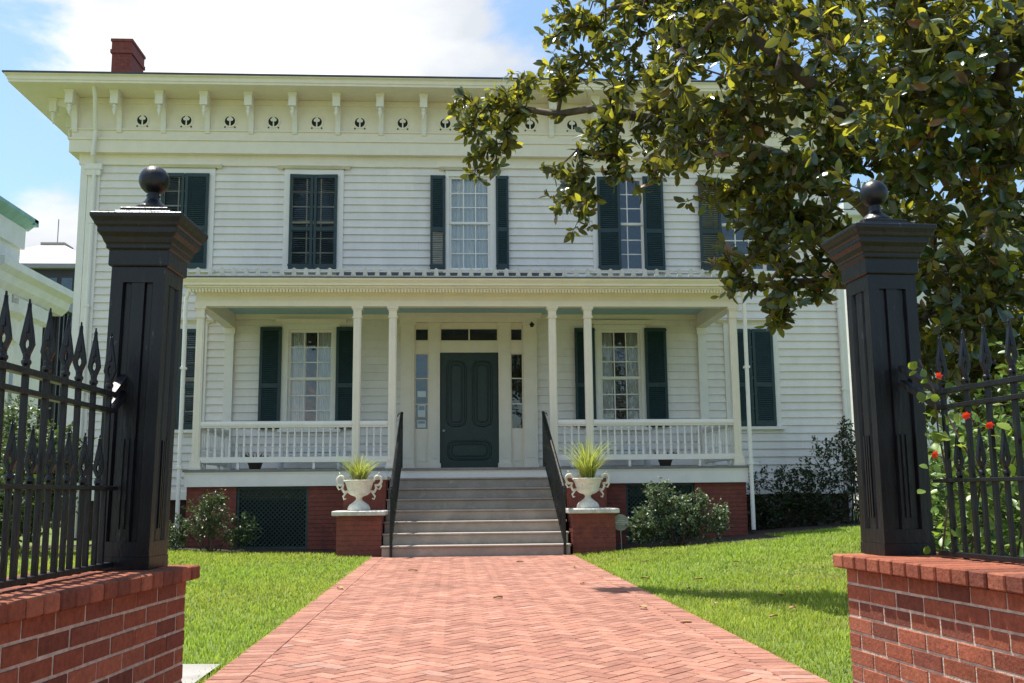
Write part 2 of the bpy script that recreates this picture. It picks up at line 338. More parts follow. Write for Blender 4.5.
# ------------------------------------------------------------------ the house
B = 19.95; F = 17.5; XL, XR = -7.5, 8.05; XC = .285
house = empty('house', 'two storey white clapboard house with front porch, bracketed eaves and dark green shutters', 'house', (XC, B, 0))
HOUSE_INV = Matrix.Translation((-XC, -B, 0))
def H(mb, name, m, parent=None, **k):
    o = mb.build(name, m, parent or house, **k)
    if (parent or house) is house: o.matrix_parent_inverse = HOUSE_INV
    return o
def wall_parts():
    openings = []
    for x0, x1 in ((-5.90, -4.96), (-3.33, -2.37), (-.1, .74), (2.98, 3.92), (5.52, 6.46)): openings.append((x0, x1, 5.47, 7.44))
    for x0, x1 in ((-5.85, -5.0), (-3.29, -2.40), (2.95, 3.78), (5.62, 6.50)): openings.append((x0, x1, 2.27, 4.23))
    openings.append((-1.02, 1.64, 1.40, 4.36))
    mb = MB(); z = 1.02; p = .157
    while z < 9.0:
        ivs = [(XL+.1, XR-.1)]
        for a, b, c, d in openings:
            if min(z+p, d)-max(z, c) > .3*p:
                nv = []
                for u, v in ivs:
                    if b <= u or a >= v: nv.append((u, v)); continue
                    if a > u: nv.append((u, a))
                    if b < v: nv.append((b, v))
                ivs = nv
        for u, v in ivs:
            cuts = [u]; x = u+random.uniform(1.5, 4)
            while x < v-.6: cuts.append(x); x += random.uniform(2.5, 4.5)
            cuts.append(v)
            for a, b in zip(cuts, cuts[1:]):
                k = random.uniform(.96, 1.02); c = (.85*k, .79*k, .74*k); jy = random.uniform(-.002, .002)
                b2 = b-.0015
                mb.quad((a, B-.038+jy, z), (b2, B-.038+jy, z), (b2, B-.004, z+p), (a, B-.004, z+p), c)
                mb.quad((a, B-.004, z), (b2, B-.004, z), (b2, B-.038+jy, z), (a, B-.038+jy, z), c)
        z += p
    # plain weatherboarded side walls and back
    for X, s in ((XL, -1), (XR, 1)):
        z = 1.02
        while z < 9.0:
            mb.quad((X+s*.02, B, z), (X+s*.02, 32, z), (X, 32, z+p), (X, B, z+p), (.79, .79, .76)); z += p
    mb.quad((XL, 32, 0), (XR, 32, 0), (XR, 32, 9), (XL, 32, 9), (.79, .79, .76))
    H(mb, 'siding', M['siding'])
    g = MB().box(XL+.06, XR-.06, B+.03, 31.9, -.2, 1.0); H(g, 'foundation', M['darkbrick'])
    H(MB().box(XL+.05, XR-.05, 21.6, 21.8, 1.0, 9.0), 'interior_light_stop', M['inner'])  # dark wall added behind the windows to stop light inside the hollow house
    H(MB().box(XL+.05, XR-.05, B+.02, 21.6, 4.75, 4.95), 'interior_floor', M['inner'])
    for X0, X1 in ((XL-.02, XL+.12), (XR-.12, XR+.02)):
        c = MB().box(X0, X1, B-.05, B+.1, .95, 7.66); H(c, 'corner_board', M['white'])
    w = MB().box(XL-.06, XR+.06, B-.07, B+.02, .9, 1.05); H(w, 'water_table', M['white'])
    # frieze: a deep boxed band with bracketed panel above it
    fr = MB()
    fr.box(XL-.22, XR+.22, B-.20, 31.9, 7.83, 8.09)
    fr.box(XL-.25, XR+.25, B-.23, 31.9, 8.09, 8.13)
    fr.box(XL-.19, XR+.19, B-.17, 31.9, 8.13, 8.30)
    fr.box(XL-.22, XR+.22, B-.20, 31.9, 8.30, 8.335)
    fr.box(XL-.17, XR+.17, B-.15, 31.9, 8.335, 8.989)
    fr.box(XL-.06, XR+.06, B-.06, 31.9, 7.62, 7.83)
    fr.box(XL-.19, XR+.19, B-.17, B-.15, 8.87, 8.985)
    H(fr, 'frieze', M['trim'])
    # eaves
    ey, ex = 19.02, 1.17; z0, z1 = 8.99, 9.15
    co = MB(); co.box(XL-ex, XR+ex, ey, 33.2, z0, z0+.05)
    co.box(XL-ex-.02, XR+ex+.02, ey-.02, 33.2, z0+.05, z0+.12)
    co.prism([(ey-.02, z0+.12), (ey-.05, z0+.145), (ey-.07, z1-.02), (ey-.07, z1), (ey+.4, z1), (ey+.4, z0+.12)], 'x', XL-ex-.06, XR+ex+.06)
    co.box(XL-ex-.05, XR+ex+.05, ey+.4, 33.2, z0+.12, z1-.01)
    H(co, 'cornice', M['trim'])
    rf = MB(); a = [(XL-ex-.09, ey-.09, z1+.003), (XR+ex+.09, ey-.09, z1+.003), (XR+ex+.09, 33.3, z1+.003), (XL-ex-.09, 33.3, z1+.003)]
    t = [(XL+4, 24.5, 10.0), (XR-4, 24.5, 10.0), (XR-4, 27.5, 10.0), (XL+4, 27.5, 10.0)]
    a2 = [(x, y, z+.03) for x, y, z in a]
    rf.add(a+a2+t, [(0,1,5,4),(1,2,6,5),(2,3,7,6),(3,0,4,7),(4,5,9,8),(5,6,10,9),(6,7,11,10),(7,4,8,11),(8,9,10,11),(3,2,1,0)])
    H(rf, 'roof', M['tin'])
    ch = MB(); ch.box(-7.24, -6.84, 20.5, 21.35, 9.2, 10.28); ch.box(-7.27, -6.81, 20.47, 21.38, 10.28, 10.36); ch.box(-7.25, -6.83, 20.49, 21.36, 10.36, 10.54); ch.box(-7.27, -6.81, 20.47, 21.38, 10.54, 10.6)
    for k in range(14): ch.box(-7.243, -6.837, 20.497, 21.353, 9.30+k*.07, 9.304+k*.07)
    H(ch, 'chimney', M['chim'], bevel=.006)
wall_parts()

def bracket(x, y0, d, name='eave_bracket'):
    """a scrolled eave bracket with a turned pendant, projecting from the frieze by d"""
    mb = MB(); w = .05; zt = 8.988
    prof = [(0, 8.25), (-.05, 8.25), (-.075, 8.30), (-.08, 8.5), (-.12, 8.68), (-.20, 8.80), (-d+.02, 8.87), (-d+.02, zt), (0, zt)]
    mb.prism([(y0+a, z) for a, z in prof], 'x', x-w, x+w)
    mb.box(x-.075, x+.075, y0-d-.03, y0-d+.12, 8.71, 8.94); mb.box(x-.09, x+.09, y0-d-.045, y0-d+.135, 8.94, zt)
    mb.box(x-.085, x+.085, y0-d-.04, y0-d+.13, 8.92, 8.942)
    o = H(mb, name, M['white'])
    p = MB().lathe([(.03, 8.715), (.045, 8.69), (.045, 8.67), (.025, 8.65), (.05, 8.61), (.05, 8.59), (.03, 8.55), (.014, 8.50), (.004, 8.46)][::-1], x, y0-d+.045, 10)
    po = p.build('finial', M['white'], o, smooth=True); return o
for k in range(-8, 11):
    bracket(-.613+.877*k, B-.15, .42)
def side_bracket(y, s):
    mb = MB(); X = XL-.17 if s < 0 else XR+.17; zt = 8.988; d = .5; w = .05
    prof = [(0, 8.25), (-.05, 8.25), (-.08, 8.5), (-.12, 8.68), (-.20, 8.80), (-d+.02, 8.87), (-d+.02, zt), (0, zt)]
    mb.prism([(X-s*a, z) for a, z in prof], 'y', y-w, y+w)
    xa, xb = sorted((X+s*(d+.03), X+s*(d-.12))); mb.box(xa, xb, y-.075, y+.075, 8.71, 8.94); mb.box(xa-.015, xb+.015, y-.09, y+.09, 8.94, zt)
    o = H(mb, 'eave_bracket', M['white'])
    MB().lathe([(.03, 8.715), (.045, 8.69), (.045, 8.67), (.025, 8.65), (.05, 8.61), (.05, 8.59), (.03, 8.55), (.014, 8.50), (.004, 8.46)][::-1], X+s*(d-.045), y, 10).build('finial', M['white'], o, smooth=True)
for s in (-1, 1):
    for k in range(6): side_bracket(B-.05+.9*k, s)
def disc(mb, cx, y, cz, r, n=20, th=.01, mi=0):
    vs = [(cx+r*math.cos(2*PI*i/n), y, cz+r*math.sin(2*PI*i/n)) for i in range(n)]+[(cx+r*math.cos(2*PI*i/n), y-th, cz+r*math.sin(2*PI*i/n)) for i in range(n)]
    mb.add(vs, [tuple(range(n)), tuple(range(n, 2*n))[::-1]]+[(i, n+i, n+(i+1) % n, (i+1) % n) for i in range(n)], None, mi)
for k in range(-7, 10):
    cx = -.613+.877*k+.4385; cz = 8.53; y = B-.15
    mb = MB()
    n = 22; ri, ro = .105, .135     # raised ring
    vs = []
    for r, yy in ((ro, y), (ro, y-.02), (ri, y-.02), (ri, y-.002)): vs += [(cx+r*math.cos(2*PI*i/n), yy, cz+r*math.sin(2*PI*i/n)) for i in range(n)]
    mb.add(vs, [(q*n+i, q*n+(i+1) % n, (q+1)*n+(i+1) % n, (q+1)*n+i) for q in range(3) for i in range(n)])
    vo = H(mb, 'attic_vent', M['trim'])
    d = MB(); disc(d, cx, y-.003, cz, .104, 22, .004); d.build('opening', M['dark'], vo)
    t = MB(); disc(t, cx-.03, y-.008, cz+.038, .034, 12, .006); disc(t, cx+.03, y-.0075, cz+.038, .034, 12, .006); t.box(cx-.013, cx+.013, y-.0138, y-.008, cz-.105, cz+.06); disc(t, cx, y-.0079, cz+.07, .034, 12, .0062)
    t.build('lyre_ornament', M['white'], vo)
    t = MB(); disc(t, cx-.10, y-.003, cz-.128, .018, 8, .004); disc(t, cx+.10, y-.003, cz-.128, .018, 8, .004); t.build('vent_hole', M['dark'], vo)

def louver(mb, x0, x1, z0, z1, y, n, tilt=.5, depth=.03):
    p = (z1-z0)/n
    for i in range(n):
        z = z0+p*(i+.5); dz = p*.5*tilt; dy = depth/2
        mb.add([(x0, y-dy, z-dz), (x1, y-dy, z-dz), (x1, y+dy, z+dz), (x0, y+dy, z+dz), (x0, y-dy, z-dz+.008), (x1, y-dy, z-dz+.008), (x1, y+dy, z+dz+.008), (x0, y+dy, z+dz+.008)],
               [(0,3,2,1),(4,5,6,7),(0,1,5,4),(1,2,6,5),(2,3,7,6),(3,0,4,7)])
def shutter(parent, x0, x1, z0, z1, y=B-.075, tilt=1.0, ang=0, hinge=None, split=.42, nl=22, openlow=False):
    """louvred shutter leaf: stiles, three rails and slats"""
    mb = MB(); s = min(.055, (x1-x0)*.16); t = .035
    mb.box(x0, x0+s, y-t, y, z0, z1); mb.box(x1-s, x1, y-t, y, z0, z1)
    zm = z0+(z1-z0)*split
    for a, b in ((z0, z0+.10), (zm-.04, zm+.04), (z1-.075, z1)): mb.box(x0+s, x1-s, y-t+.002, y-.002, a, b)
    louver(mb, x0+s, x1-s, z0+.10, zm-.04, y-t/2, int(nl*split*2), tilt if not openlow else .12)
    louver(mb, x0+s, x1-s, zm+.04, z1-.075, y-t/2, int(nl*(1-split)*2), tilt)
    mb.box(x0-.012, x0+.02, y-t-.012, y-t+.004, z0+.05, z0+.09); mb.box(x1-.02, x1+.012, y-t-.012, y-t+.004, z1-.06, z1-.03)
    o = mb.build('shutter', M['green'], parent); o.matrix_parent_inverse = parent.matrix_world.inverted()
    if ang:
        hx = x0 if hinge == 'l' else x1
        o.matrix_parent_inverse = parent.matrix_world.inverted() @ Matrix.Translation((hx, y, 0)) @ Matrix.Rotation(ang, 4, 'Z') @ Matrix.Translation((-hx, -y, 0))
    return o
def window(x0, x1, z0, z1, cols, rows, curtain=None, casing=None, head=(.0, .0), headz=None, sill=True):
    """sash window set in the wall; casing = outer x range of the surround"""
    c0, c1 = casing or (x0-.12, x1+.12)
    mb = MB()
    mb.box(c0, x0, B-.06, B+.04, z0-.02, z1+.12); mb.box(x1, c1, B-.06, B+.04, z0-.02, z1+.12)
    mb.box(x0, x1, B-.058, B+.04, z1, z1+.118)
    win = H(mb, 'window', M['white'])
    P = lambda m_, n_, mm: m_.build(n_, mm, win)
    if sill: P(MB().box(c0-.05, c1+.05, B-.12, B+.03, z0-.08, z0-.021), 'sill', M['white'])
    hz = headz or z1+.14
    hm = MB(); hm.box(c0-.03, c1+.03, B-.08, B, z1+.121, hz); hm.prism([(B-.08, hz), (B-.15, hz+.05), (B-.15, hz+.075), (B, hz+.09), (B, hz)], 'x', c0-.13, c1+.13)
    P(hm, 'head_moulding', M['trim'])
    fr = MB(); t = .05; zm = (z0+z1)/2
    for (a, b, yy) in ((z0, zm+.02, B+.035), (zm-.02, z1, B+.005)):
        fr.box(x0, x0+t, yy-.015, yy+.015, a, b); fr.box(x1-t, x1, yy-.015, yy+.015, a, b)
        fr.box(x0+t, x1-t, yy-.014, yy+.014, a, a+t); fr.box(x0+t, x1-t, yy-.014, yy+.014, b-t, b)
        for i in range(1, cols): xx = x0+t+(x1-x0-2*t)*i/cols; fr.box(xx-.011, xx+.011, yy-.012, yy+.012, a+t, b-t)
        for j in range(1, rows): zz = a+t+(b-a-2*t)*j/rows; fr.box(x0+t, x1-t, yy-.0115, yy+.0115, zz-.011, zz+.011)
    P(fr, 'sash', M['white'])
    g = MB(); g.quad((x0+t, B+.036, z0+t), (x1-t, B+.036, z0+t), (x1-t, B+.036, zm-.02), (x0+t, B+.036, zm-.02)); g.quad((x0+t, B+.006, zm+.03), (x1-t, B+.006, zm+.03), (x1-t, B+.006, z1-t), (x0+t, B+.006, z1-t))
    P(g, 'pane', M['glass'])
    if curtain:
        for a, b, lo, hi in curtain:
            n = 30; V = []; Fc = []
            for i in range(n+1):
                xx = a+(b-a)*i/n; yy = B+.09+.018*math.sin(i*1.25)+.01*math.sin(i*2.9)
                V += [(xx, yy, lo), (xx, yy, hi)]
            for i in range(n): Fc.append((2*i, 2*i+2, 2*i+3, 2*i+1))
            P(MB().add(V, Fc), 'curtain', M['curtain'])
    return win
# upper storey
w = window(-5.90, -4.96, 5.47, 7.44, 3, 3, headz=7.56); shutter(w, -5.90, -5.44, 5.47, 7.44, tilt=.25); shutter(w, -5.42, -4.95, 5.47, 7.44)
w = window(-3.33, -2.37, 5.47, 7.44, 3, 3, headz=7.56); shutter(w, -3.33, -2.86, 5.47, 7.44, tilt=.34, ang=.06, hinge='l'); shutter(w, -2.84, -2.37, 5.47, 7.44, tilt=.34, ang=-.06, hinge='r')
w = window(-.1, .74, 5.47, 7.44, 3, 3, [(-.05, .68, 5.5, 7.4)], casing=(-.17, .86), headz=7.56)
for a, b in ((-.55, -.20), (.88, 1.22)):
    pass
shutter(w, -.48, -.18, 5.47, 7.44, openlow=True); shutter(w, .865, 1.12, 5.47, 7.44)
w = window(2.98, 3.92, 5.47, 7.44, 3, 3, headz=7.56); shutter(w, 2.96, 3.43, 5.45, 7.44, y=B-.07, ang=-.10, hinge='l'); shutter(w, 3.90, 4.33, 5.43, 7.44, y=B-.09, ang=.10, hinge='r')
w = window(5.52, 6.46, 5.47, 7.44, 3, 3, headz=7.56); shutter(w, 5.08, 5.54, 5.43, 7.44, y=B-.08, tilt=.6); shutter(w, 6.46, 6.92, 5.45, 7.44)
# ground storey
w = window(-5.85, -5.0, 2.27, 4.23, 3, 3, headz=4.37); shutter(w, -5.86, -5.43, 2.27, 4.24, tilt=.2); shutter(w, -5.42, -5.0, 2.27, 4.24, tilt=.2)
w = window(-3.29, -2.40, 2.27, 4.23, 3, 3, [(-3.25, -2.95, 2.3, 4.2), (-2.74, -2.44, 2.3, 4.2)], headz=4.37); shutter(w, -3.84, -3.42, 2.25, 4.28); shutter(w, -2.34, -1.93, 2.25, 4.28)
w = window(2.95, 3.78, 2.27, 4.23, 3, 3, [(2.99, 3.22, 2.3, 4.2), (3.5, 3.74, 2.3, 4.2)], headz=4.34); shutter(w, 2.43, 2.84, 2.25, 4.26); shutter(w, 3.86, 4.30, 2.25, 4.26)  # curtains added here stand in for a pale reflection in the panes
w = window(5.62, 6.50, 2.27, 4.23, 3, 3, headz=4.37); shutter(w, 5.63, 6.05, 2.26, 4.24); shutter(w, 6.07, 6.50, 2.26, 4.24)

# ------------------------------------------------------------------ front door
def arch_panel(mb, x0, x1, z0, z1, y, w, d):
    """a raised moulding ring with clipped ends"""
    c = min(x1-x0, z1-z0)*.36
    def ring(o): return [(x0+c, z0+o), (x1-c, z0+o), (x1-o-(c-o)*.28, z0+o+(c-o)*.28), (x1-o, z0+c), (x1-o, z1-c), (x1-o-(c-o)*.28, z1-o-(c-o)*.28), (x1-c, z1-o), (x0+c, z1-o), (x0+o+(c-o)*.28, z1-o-(c-o)*.28), (x0+o, z1-c), (x0+o, z0+c), (x0+o+(c-o)*.28, z0+o+(c-o)*.28)]
    rs = [(0, 0), (w*.3, -d), (w*.7, -d), (w, 0)]; n = 12; vs = []
    for o, dy in rs: vs += [(a, y+dy, b) for a, b in ring(o)]
    mb.add(vs, [(k*n+i, k*n+(i+1) % n, (k+1)*n+(i+1) % n, (k+1)*n+i) for k in range(3) for i in range(n)])
def door():
    mb = MB(); y = B-.02
    mb.box(-.27, .88, y, y+.05, 1.42, 3.765)
    for a, b in ((-.16, .25), (.36, .77)):
        arch_panel(mb, a, b, 2.28, 3.62, y, .045, .03); arch_panel(mb, a+.08, b-.08, 2.36, 3.54, y, .03, .022)
    arch_panel(mb, -.14, .75, 1.62, 2.02, y, .045, .03); arch_panel(mb, -.06, .67, 1.69, 1.95, y, .03, .022)
    o = H(mb, 'front_door', M['door_green'])
    MB().lathe([(.02, -.05), (.03, -.03), (.028, -.01), (.012, 0), (.012, .04)], 0, 0, 10).build('door_knob', M['disc'], o).matrix_parent_inverse = Matrix.Translation((-.20, y-.04, 2.2)) @ Matrix.Rotation(-PI/2, 4, 'X')
    s = MB(); yf = B-.10
    for a, b, pr in ((-1.06, -.79, .03), (-.50, -.28, 0), (.89, 1.13, 0), (1.39, 1.66, .03)):
        s.box(a, b, yf-pr, B+.05, 1.42, 4.30)
        s.box(a-.025, b+.025, yf-pr-.025, B+.05, 4.30, 4.37); s.box(a-.02, b+.02, yf-pr-.02, B+.02, 1.42, 1.56)
        s.box(a+.05, b-.05, yf-pr-.012, yf-pr, 1.66, 4.18)
    for a, b in ((-.79, -.50), (1.13, 1.39)):
        s.box(a, b, B-.045, B+.03, 3.76, 4.0); s.box(a, b, B-.045, B+.03, 1.42, 2.22)
        s.box(a+.05, b-.05, B-.06, B-.046, 1.6, 2.1); s.box(a, b, B-.044, B+.03, 4.27, 4.372)
    s.box(-.28, .89, B-.045, B+.03, 3.77, 4.0); s.box(-.28, .89, B-.044, B+.03, 4.27, 4.372)
    s.box(-1.08, 1.68, yf-.05, B, 4.373, 4.46); s.prism([(yf-.05, 4.46), (yf-.13, 4.52), (yf-.13, 4.545), (B, 4.55), (B, 4.46)], 'x', -1.16, 1.76)
    so = H(s, 'door_surround', M['trim'])
    for a, b, z0, z1, bars in ((-.79, -.50, 2.22, 3.76, 2), (1.13, 1.39, 2.22, 3.76, 2), (-.79, -.50, 4.0, 4.27, 0), (1.13, 1.39, 4.0, 4.27, 0)):
        m = MB(); m.box(a, a+.025, B-.02, B+.015, z0, z1); m.box(b-.025, b, B-.02, B+.015, z0, z1); m.box(a+.025, b-.025, B-.019, B+.014, z0, z0+.025); m.box(a+.025, b-.025, B-.019, B+.014, z1-.025, z1)
        for i in range(1, bars+1): zz = z0+(z1-z0)*i/(bars+1); m.box(a+.025, b-.025, B-.018, B+.013, zz-.01, zz+.01)
        so2 = H(m, 'sidelight', M['trim'])
        MB().quad((a+.025, B, z0+.025), (b-.025, B, z0+.025), (b-.025, B, z1-.025), (a+.025, B, z1-.025)).build('pane', M['glass'], so2)
        if a < 0 and bars:
            q = MB().box(a+.06, b-.06, B+.006, B+.008, 2.27, 2.42); q.build('notice', M['paper'], so2)
            q = MB().box(a+.07, b-.07, B+.003, B+.005, 2.48, 2.74); q.box(a+.06, b-.06, B+.003, B+.005, 2.88, 3.0); q.build('notice', M['paper'], so2)
            q = MB(); q.box(a+.075, b-.075, B+.0045, B+.0058, 2.35, 2.40); q.box(a+.085, b-.085, B+.001, B+.0025, 2.62, 2.70); q.build('print', M['ink'], so2)
    m = MB(); m.box(-.28, .89, B-.02, B+.014, 4.0, 4.02); m.box(-.28, .89, B-.02, B+.014, 4.25, 4.27)
    for xx in (-.27, .305, .88): m.box(xx-.012, xx+.012, B-.021, B+.015, 4.02, 4.25)
    t = H(m, 'transom', M['trim'])
    MB().quad((-.27, B, 4.02), (.88, B, 4.02), (.88, B, 4.25), (-.27, B, 4.25)).build('pane', M['glass'], t)
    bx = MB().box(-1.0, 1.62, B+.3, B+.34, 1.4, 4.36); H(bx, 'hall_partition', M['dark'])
    sc = MB().lathe([(.035, 0), (.035, .03), (.05, .035), (.045, .06), (.02, .085)], 1.55, B-.36, 12); sc.tube([(1.55, B-.36, 0.02), (1.55, B-.30, .1), (1.55, B-.22, .12)], .012, 6)
    q = H(sc, 'security_camera', M['dark'], smooth=True); q.matrix_parent_inverse = HOUSE_INV @ Matrix.Translation((0, 0, 4.24))
door()

# ------------------------------------------------------------------ porch
PX0, PX1 = -4.62, 5.2
CX = [-4.44, -1.707, -1.083, 1.757, 2.396, 5.04]
def porch():
    fl = MB(); x = PX0
    while x < PX1-.01: fl.box(x, min(x+.088, PX1), F-.05, B-.03, 1.37, 1.41+random.uniform(0, .0015)); x += .09
    H(fl, 'porch_floor', M['floor'])
    fa = MB()
    for a, b in ((PX0+.03, -1.15), (1.83, PX1-.03)):
        fa.box(a, b, F-.02, F+.03, 1.12, 1.368); fa.box(a-.005, b+.005, F-.028, F-.02, 1.335, 1.368)
    fa.box(PX0+.03, PX0+.08, F+.031, B-.03, 1.12, 1.368); fa.box(PX1-.08, PX1-.03, F+.031, B-.03, 1.12, 1.368)
    fa.box(-1.149, 1.829, F-.015, F+.03, 1.235, 1.368)
    H(fa, 'porch_fascia', M['white'])
    # brick base, divided by two lattice panels
    for a, b in ((PX0+.06, -3.72), (-2.5, -1.15), (1.83, 3.0), (4.22, PX1-.06)):
        m = MB(); n = 17
        for k in range(n): m.box(a, b, F+.05+(.003 if k % 2 else 0), F+.3, -.1+1.225*k/n+.010, -.1+1.225*(k+1)/n); 
        m.box(a+.002, b-.002, F+.062, F+.298, -.1, 1.118)
        H(m, 'porch_base_wall', M['paintbrick'])
    for X in (PX0+.08, PX1-.3):
        H(MB().box(X, X+.22, F+.301, B-.05, -.1, 1.118), 'porch_base_wall', M['paintbrick'])
    for a, b in ((-3.72, -2.5), (3.0, 4.22)):
        m = MB(); z0, z1 = 0.05, 1.115; st = .045; y = F+.09
        w_ = b-a; h = z1-z0
        def clip_slat(c, sgn, yy):
            # line x - sgn*z = c inside the panel
            pts = []
            for u in np.linspace(0, 1, 60):
                zz = z0+.03+(h-.06)*u; xx = c+sgn*(zz-z0)
                if a+.04 < xx < b-.04: pts.append((xx, zz))
            if len(pts) > 1:
                (xa, za), (xb, zb) = pts[0], pts[-1]; t = .011
                m.add([(xa-t, yy, za), (xa+t, yy, za), (xb+t, yy, zb), (xb-t, yy, zb), (xa-t, yy+.008, za), (xa+t, yy+.008, za), (xb+t, yy+.008, zb), (xb-t, yy+.008, zb)], [(0,1,2,3),(7,6,5,4),(0,3,7,4),(1,5,6,2)])
        c = a-h
        while c < b+h: clip_slat(c, 1, y+.01); clip_slat(c, -1, y+.022); c += .078
        m.box(a+.003, a+st, y, y+.035, z0, z1); m.box(b-st, b-.003, y, y+.035, z0, z1); m.box(a+st, b-st, y, y+.034, z0, z0+st); m.box(a+st, b-st, y, y+.034, z1-st, z1)
        o = H(m, 'lattice_panel', M['lattice'])
    # columns
    cm = MB(); z0, z1 = 1.412, 4.262
    cm.box(-.105, .105, -.105, .105, z0, z0+.05); cm.box(-.09, .09, -.09, .09, z0+.05, z0+.16)
    k = .068; c = .022
    prof = [(-k+c, -k), (-.012, -k), (-.012, -k+.006), (.012, -k+.006), (.012, -k), (k-c, -k), (k-c, -k+c*.7), (k, -k+c), (k, k-c), (k-c, k), (-k+c, k), (-k, k-c), (-k, -k+c), (-k+c, -k+c*.7)]
    cm.prism(prof, 'z', z0+.16, 4.06)
    cm.box(-.085, .085, -.085, .085, 4.06, 4.085); cm.box(-.07, .07, -.07, .07, 4.085, 4.20); cm.box(-.085, .085, -.085, .085, 4.20, 4.225); cm.box(-.10, .10, -.10, .10, 4.225, z1)
    first = None
    for X in CX:
        if first is None: first = H(cm, 'porch_column', M['trim']); o = first
        else: o = first.copy(); COL.objects.link(o)
        o.location = (X, F+.12, 0)
    for X in (CX[0], CX[5]):
        m = MB(); m.box(X-.085, X+.085, B-.10, B-.0, 1.412, 4.12); m.box(X-.1, X+.1, B-.12, B, 4.12, 4.15); m.box(X-.11, X+.11, B-.13, B, 4.15, 4.262); m.box(X-.1, X+.1, B-.115, B, 1.412, 1.55)
        H(m, 'wall_pilaster', M['white'])
    # entablature
    e = MB(); xa, xb = CX[0]-.1, CX[5]+.1
    e.box(xa, xb, F+.03, F+.21, 4.264, 4.372); e.box(xa+.015, xb-.015, F+.045, F+.205, 4.372, 4.54)
    for X in (CX[0], CX[5]): e.box(X-.095, X+.095, F+.211, B-.03, 4.264, 4.54)
    H(e, 'porch_beam', M['trim'])
    H(MB().box(xa+.02, xb-.02, F+.2, B-.02, 4.545, 4.57), 'porch_ceiling', M['blue'])
    H(MB().box(CX[0]+.1, CX[5]-.1, B-.07, B-.03, 4.44, 4.543), 'ceiling_moulding', M['trim'])
    co = MB(); ca, cb = -4.68, 5.22; y = F-.30
    co.box(ca+.1, cb-.1, y+.08, B-.03, 4.542, 4.565) if False else None
    co.box(ca+.06, cb-.06, y+.05, F+.04, 4.541, 4.575)
    co.box(ca, cb, y, F+.05, 4.576, 4.61); co.prism([(y-.0, 4.61), (y-.05, 4.66), (y-.065, 4.69), (F+.05, 4.69), (F+.05, 4.61)], 'x', ca-.05, cb+.05)
    for X0, X1 in ((ca, ca+.3), (cb-.3, cb)): co.box(X0, X1, F+.051, B-.03, 4.576, 4.69)
    H(co, 'porch_cornice', M['trim'])
    # scalloped lace trim
    m = MB(); x = ca+.09
    while x < cb-.09:
        m.prism([(x+.004, 4.54), (x+.004, 4.485), (x+.012, 4.47), (x+.022, 4.462), (x+.032, 4.47), (x+.040, 4.485), (x+.040, 4.54)], 'y', y+.085, y+.1)
        m.box(x+.016, x+.028, y+.072, y+.085, 4.50, 4.53); x += .0555
    m.box(ca+.085, cb-.085, y+.083, y+.102, 4.522, 4.5405)
    H(m, 'lace_trim', M['trim'])
    g = MB(); g.box(ca-.06, cb+.06, y-.072, F, 4.693, 4.712); H(g, 'porch_gutter', M['tin'])
    r = MB(); yy = y-.06
    r.add([(ca-.05, yy, 4.714), (cb+.05, yy, 4.714), (cb+.05, B-.03, 5.18), (ca-.05, B-.03, 5.18), (ca-.05, yy, 4.70), (cb+.05, yy, 4.70), (cb+.05, B-.03, 4.70), (ca-.05, B-.03, 4.70)], [(0,1,2,3),(4,7,6,5),(0,4,5,1),(1,5,6,2),(3,0,4,7)][:4]+[(0,3,7,4)])
    x = ca+.2
    while x < cb: r.box(x-.008, x+.008, yy+.05, yy+.08, 4.72, 4.74); x += .45
    H(r, 'porch_roof', M['tin'])
    cr = MB(); x = ca+.02; i = 0
    cr.box(ca, cb, yy+.012, yy+.03, 4.713, 4.735); cr.box(ca, cb, yy+.012, yy+.028, 4.822, 4.845)
    while x < cb-.05:
        cr.prism([(x, 4.735), (x+.09, 4.735), (x+.078, 4.79), (x+.085, 4.822), (x+.094, 4.835), (x+.08, 4.85), (x+.045, 4.875), (x+.01, 4.85), (x-.004, 4.835), (x+.005, 4.822), (x+.012, 4.79)], 'y', yy+.008, yy+.034)
        x += .205
    H(cr, 'roof_cresting', M['crest'])
    H(MB().box(-2.05, 1.95, yy+.05, yy+.06, 4.72, 4.80), 'roof_flashing', M['tin'])
porch()

BAL = MB().lathe([(.0225, 0), (.0225, .13), (.014, .145), (.023, .165), (.0235, .19), (.017, .24), (.0145, .33), (.016, .40), (.013, .445), (.022, .455), (.022, .50)], 0, 0, 8)
bal_mesh = None
def railing(p0, p1):
    """balustrade between two column faces"""
    global bal_mesh
    (x0, y0), (x1, y1) = p0, p1; L_ = math.hypot(x1-x0, y1-y0)
    root = MB(); root.prism([(-.05, 2.16), (.05, 2.16), (.055, 2.19), (.045, 2.235), (.0, 2.245), (-.045, 2.235), (-.055, 2.19)], 'x', 0, L_); root.box(0, L_, -.035, .035, 2.13, 2.16); low = MB(); low.box(0, L_, -.04, .04, 1.53, 1.625)
    n = max(1, round(L_/1.05))
    for i in range(n):
        xx = L_*(i+.5)/n; low.box(xx-.022, xx+.022, -.022, .022, 1.412, 1.53)
    r = H(root, 'railing', M['white']); low.build('bottom_rail', M['white'], r)
    mw = Matrix.Translation((x0, y0, 0)) @ Matrix.Rotation(math.atan2(y1-y0, x1-x0), 4, 'Z')
    r.matrix_parent_inverse = HOUSE_INV @ mw
    k = max(2, round(L_/.126)-1)
    for i in range(k):
        if bal_mesh is None: b = BAL.build('baluster', M['white'], r, smooth=False); bal_mesh = b.data
        else: b = link('baluster', bal_mesh, r)
        b.location = (L_*(i+1)/(k+1), 0, 1.627)
for i, j in ((0, 1), (1, 2), (3, 4), (4, 5)): railing((CX[i]+.07, F+.12), (CX[j]-.07, F+.12))
for X in (CX[0], CX[5]): railing((X, F+.19), (X, B-.11))

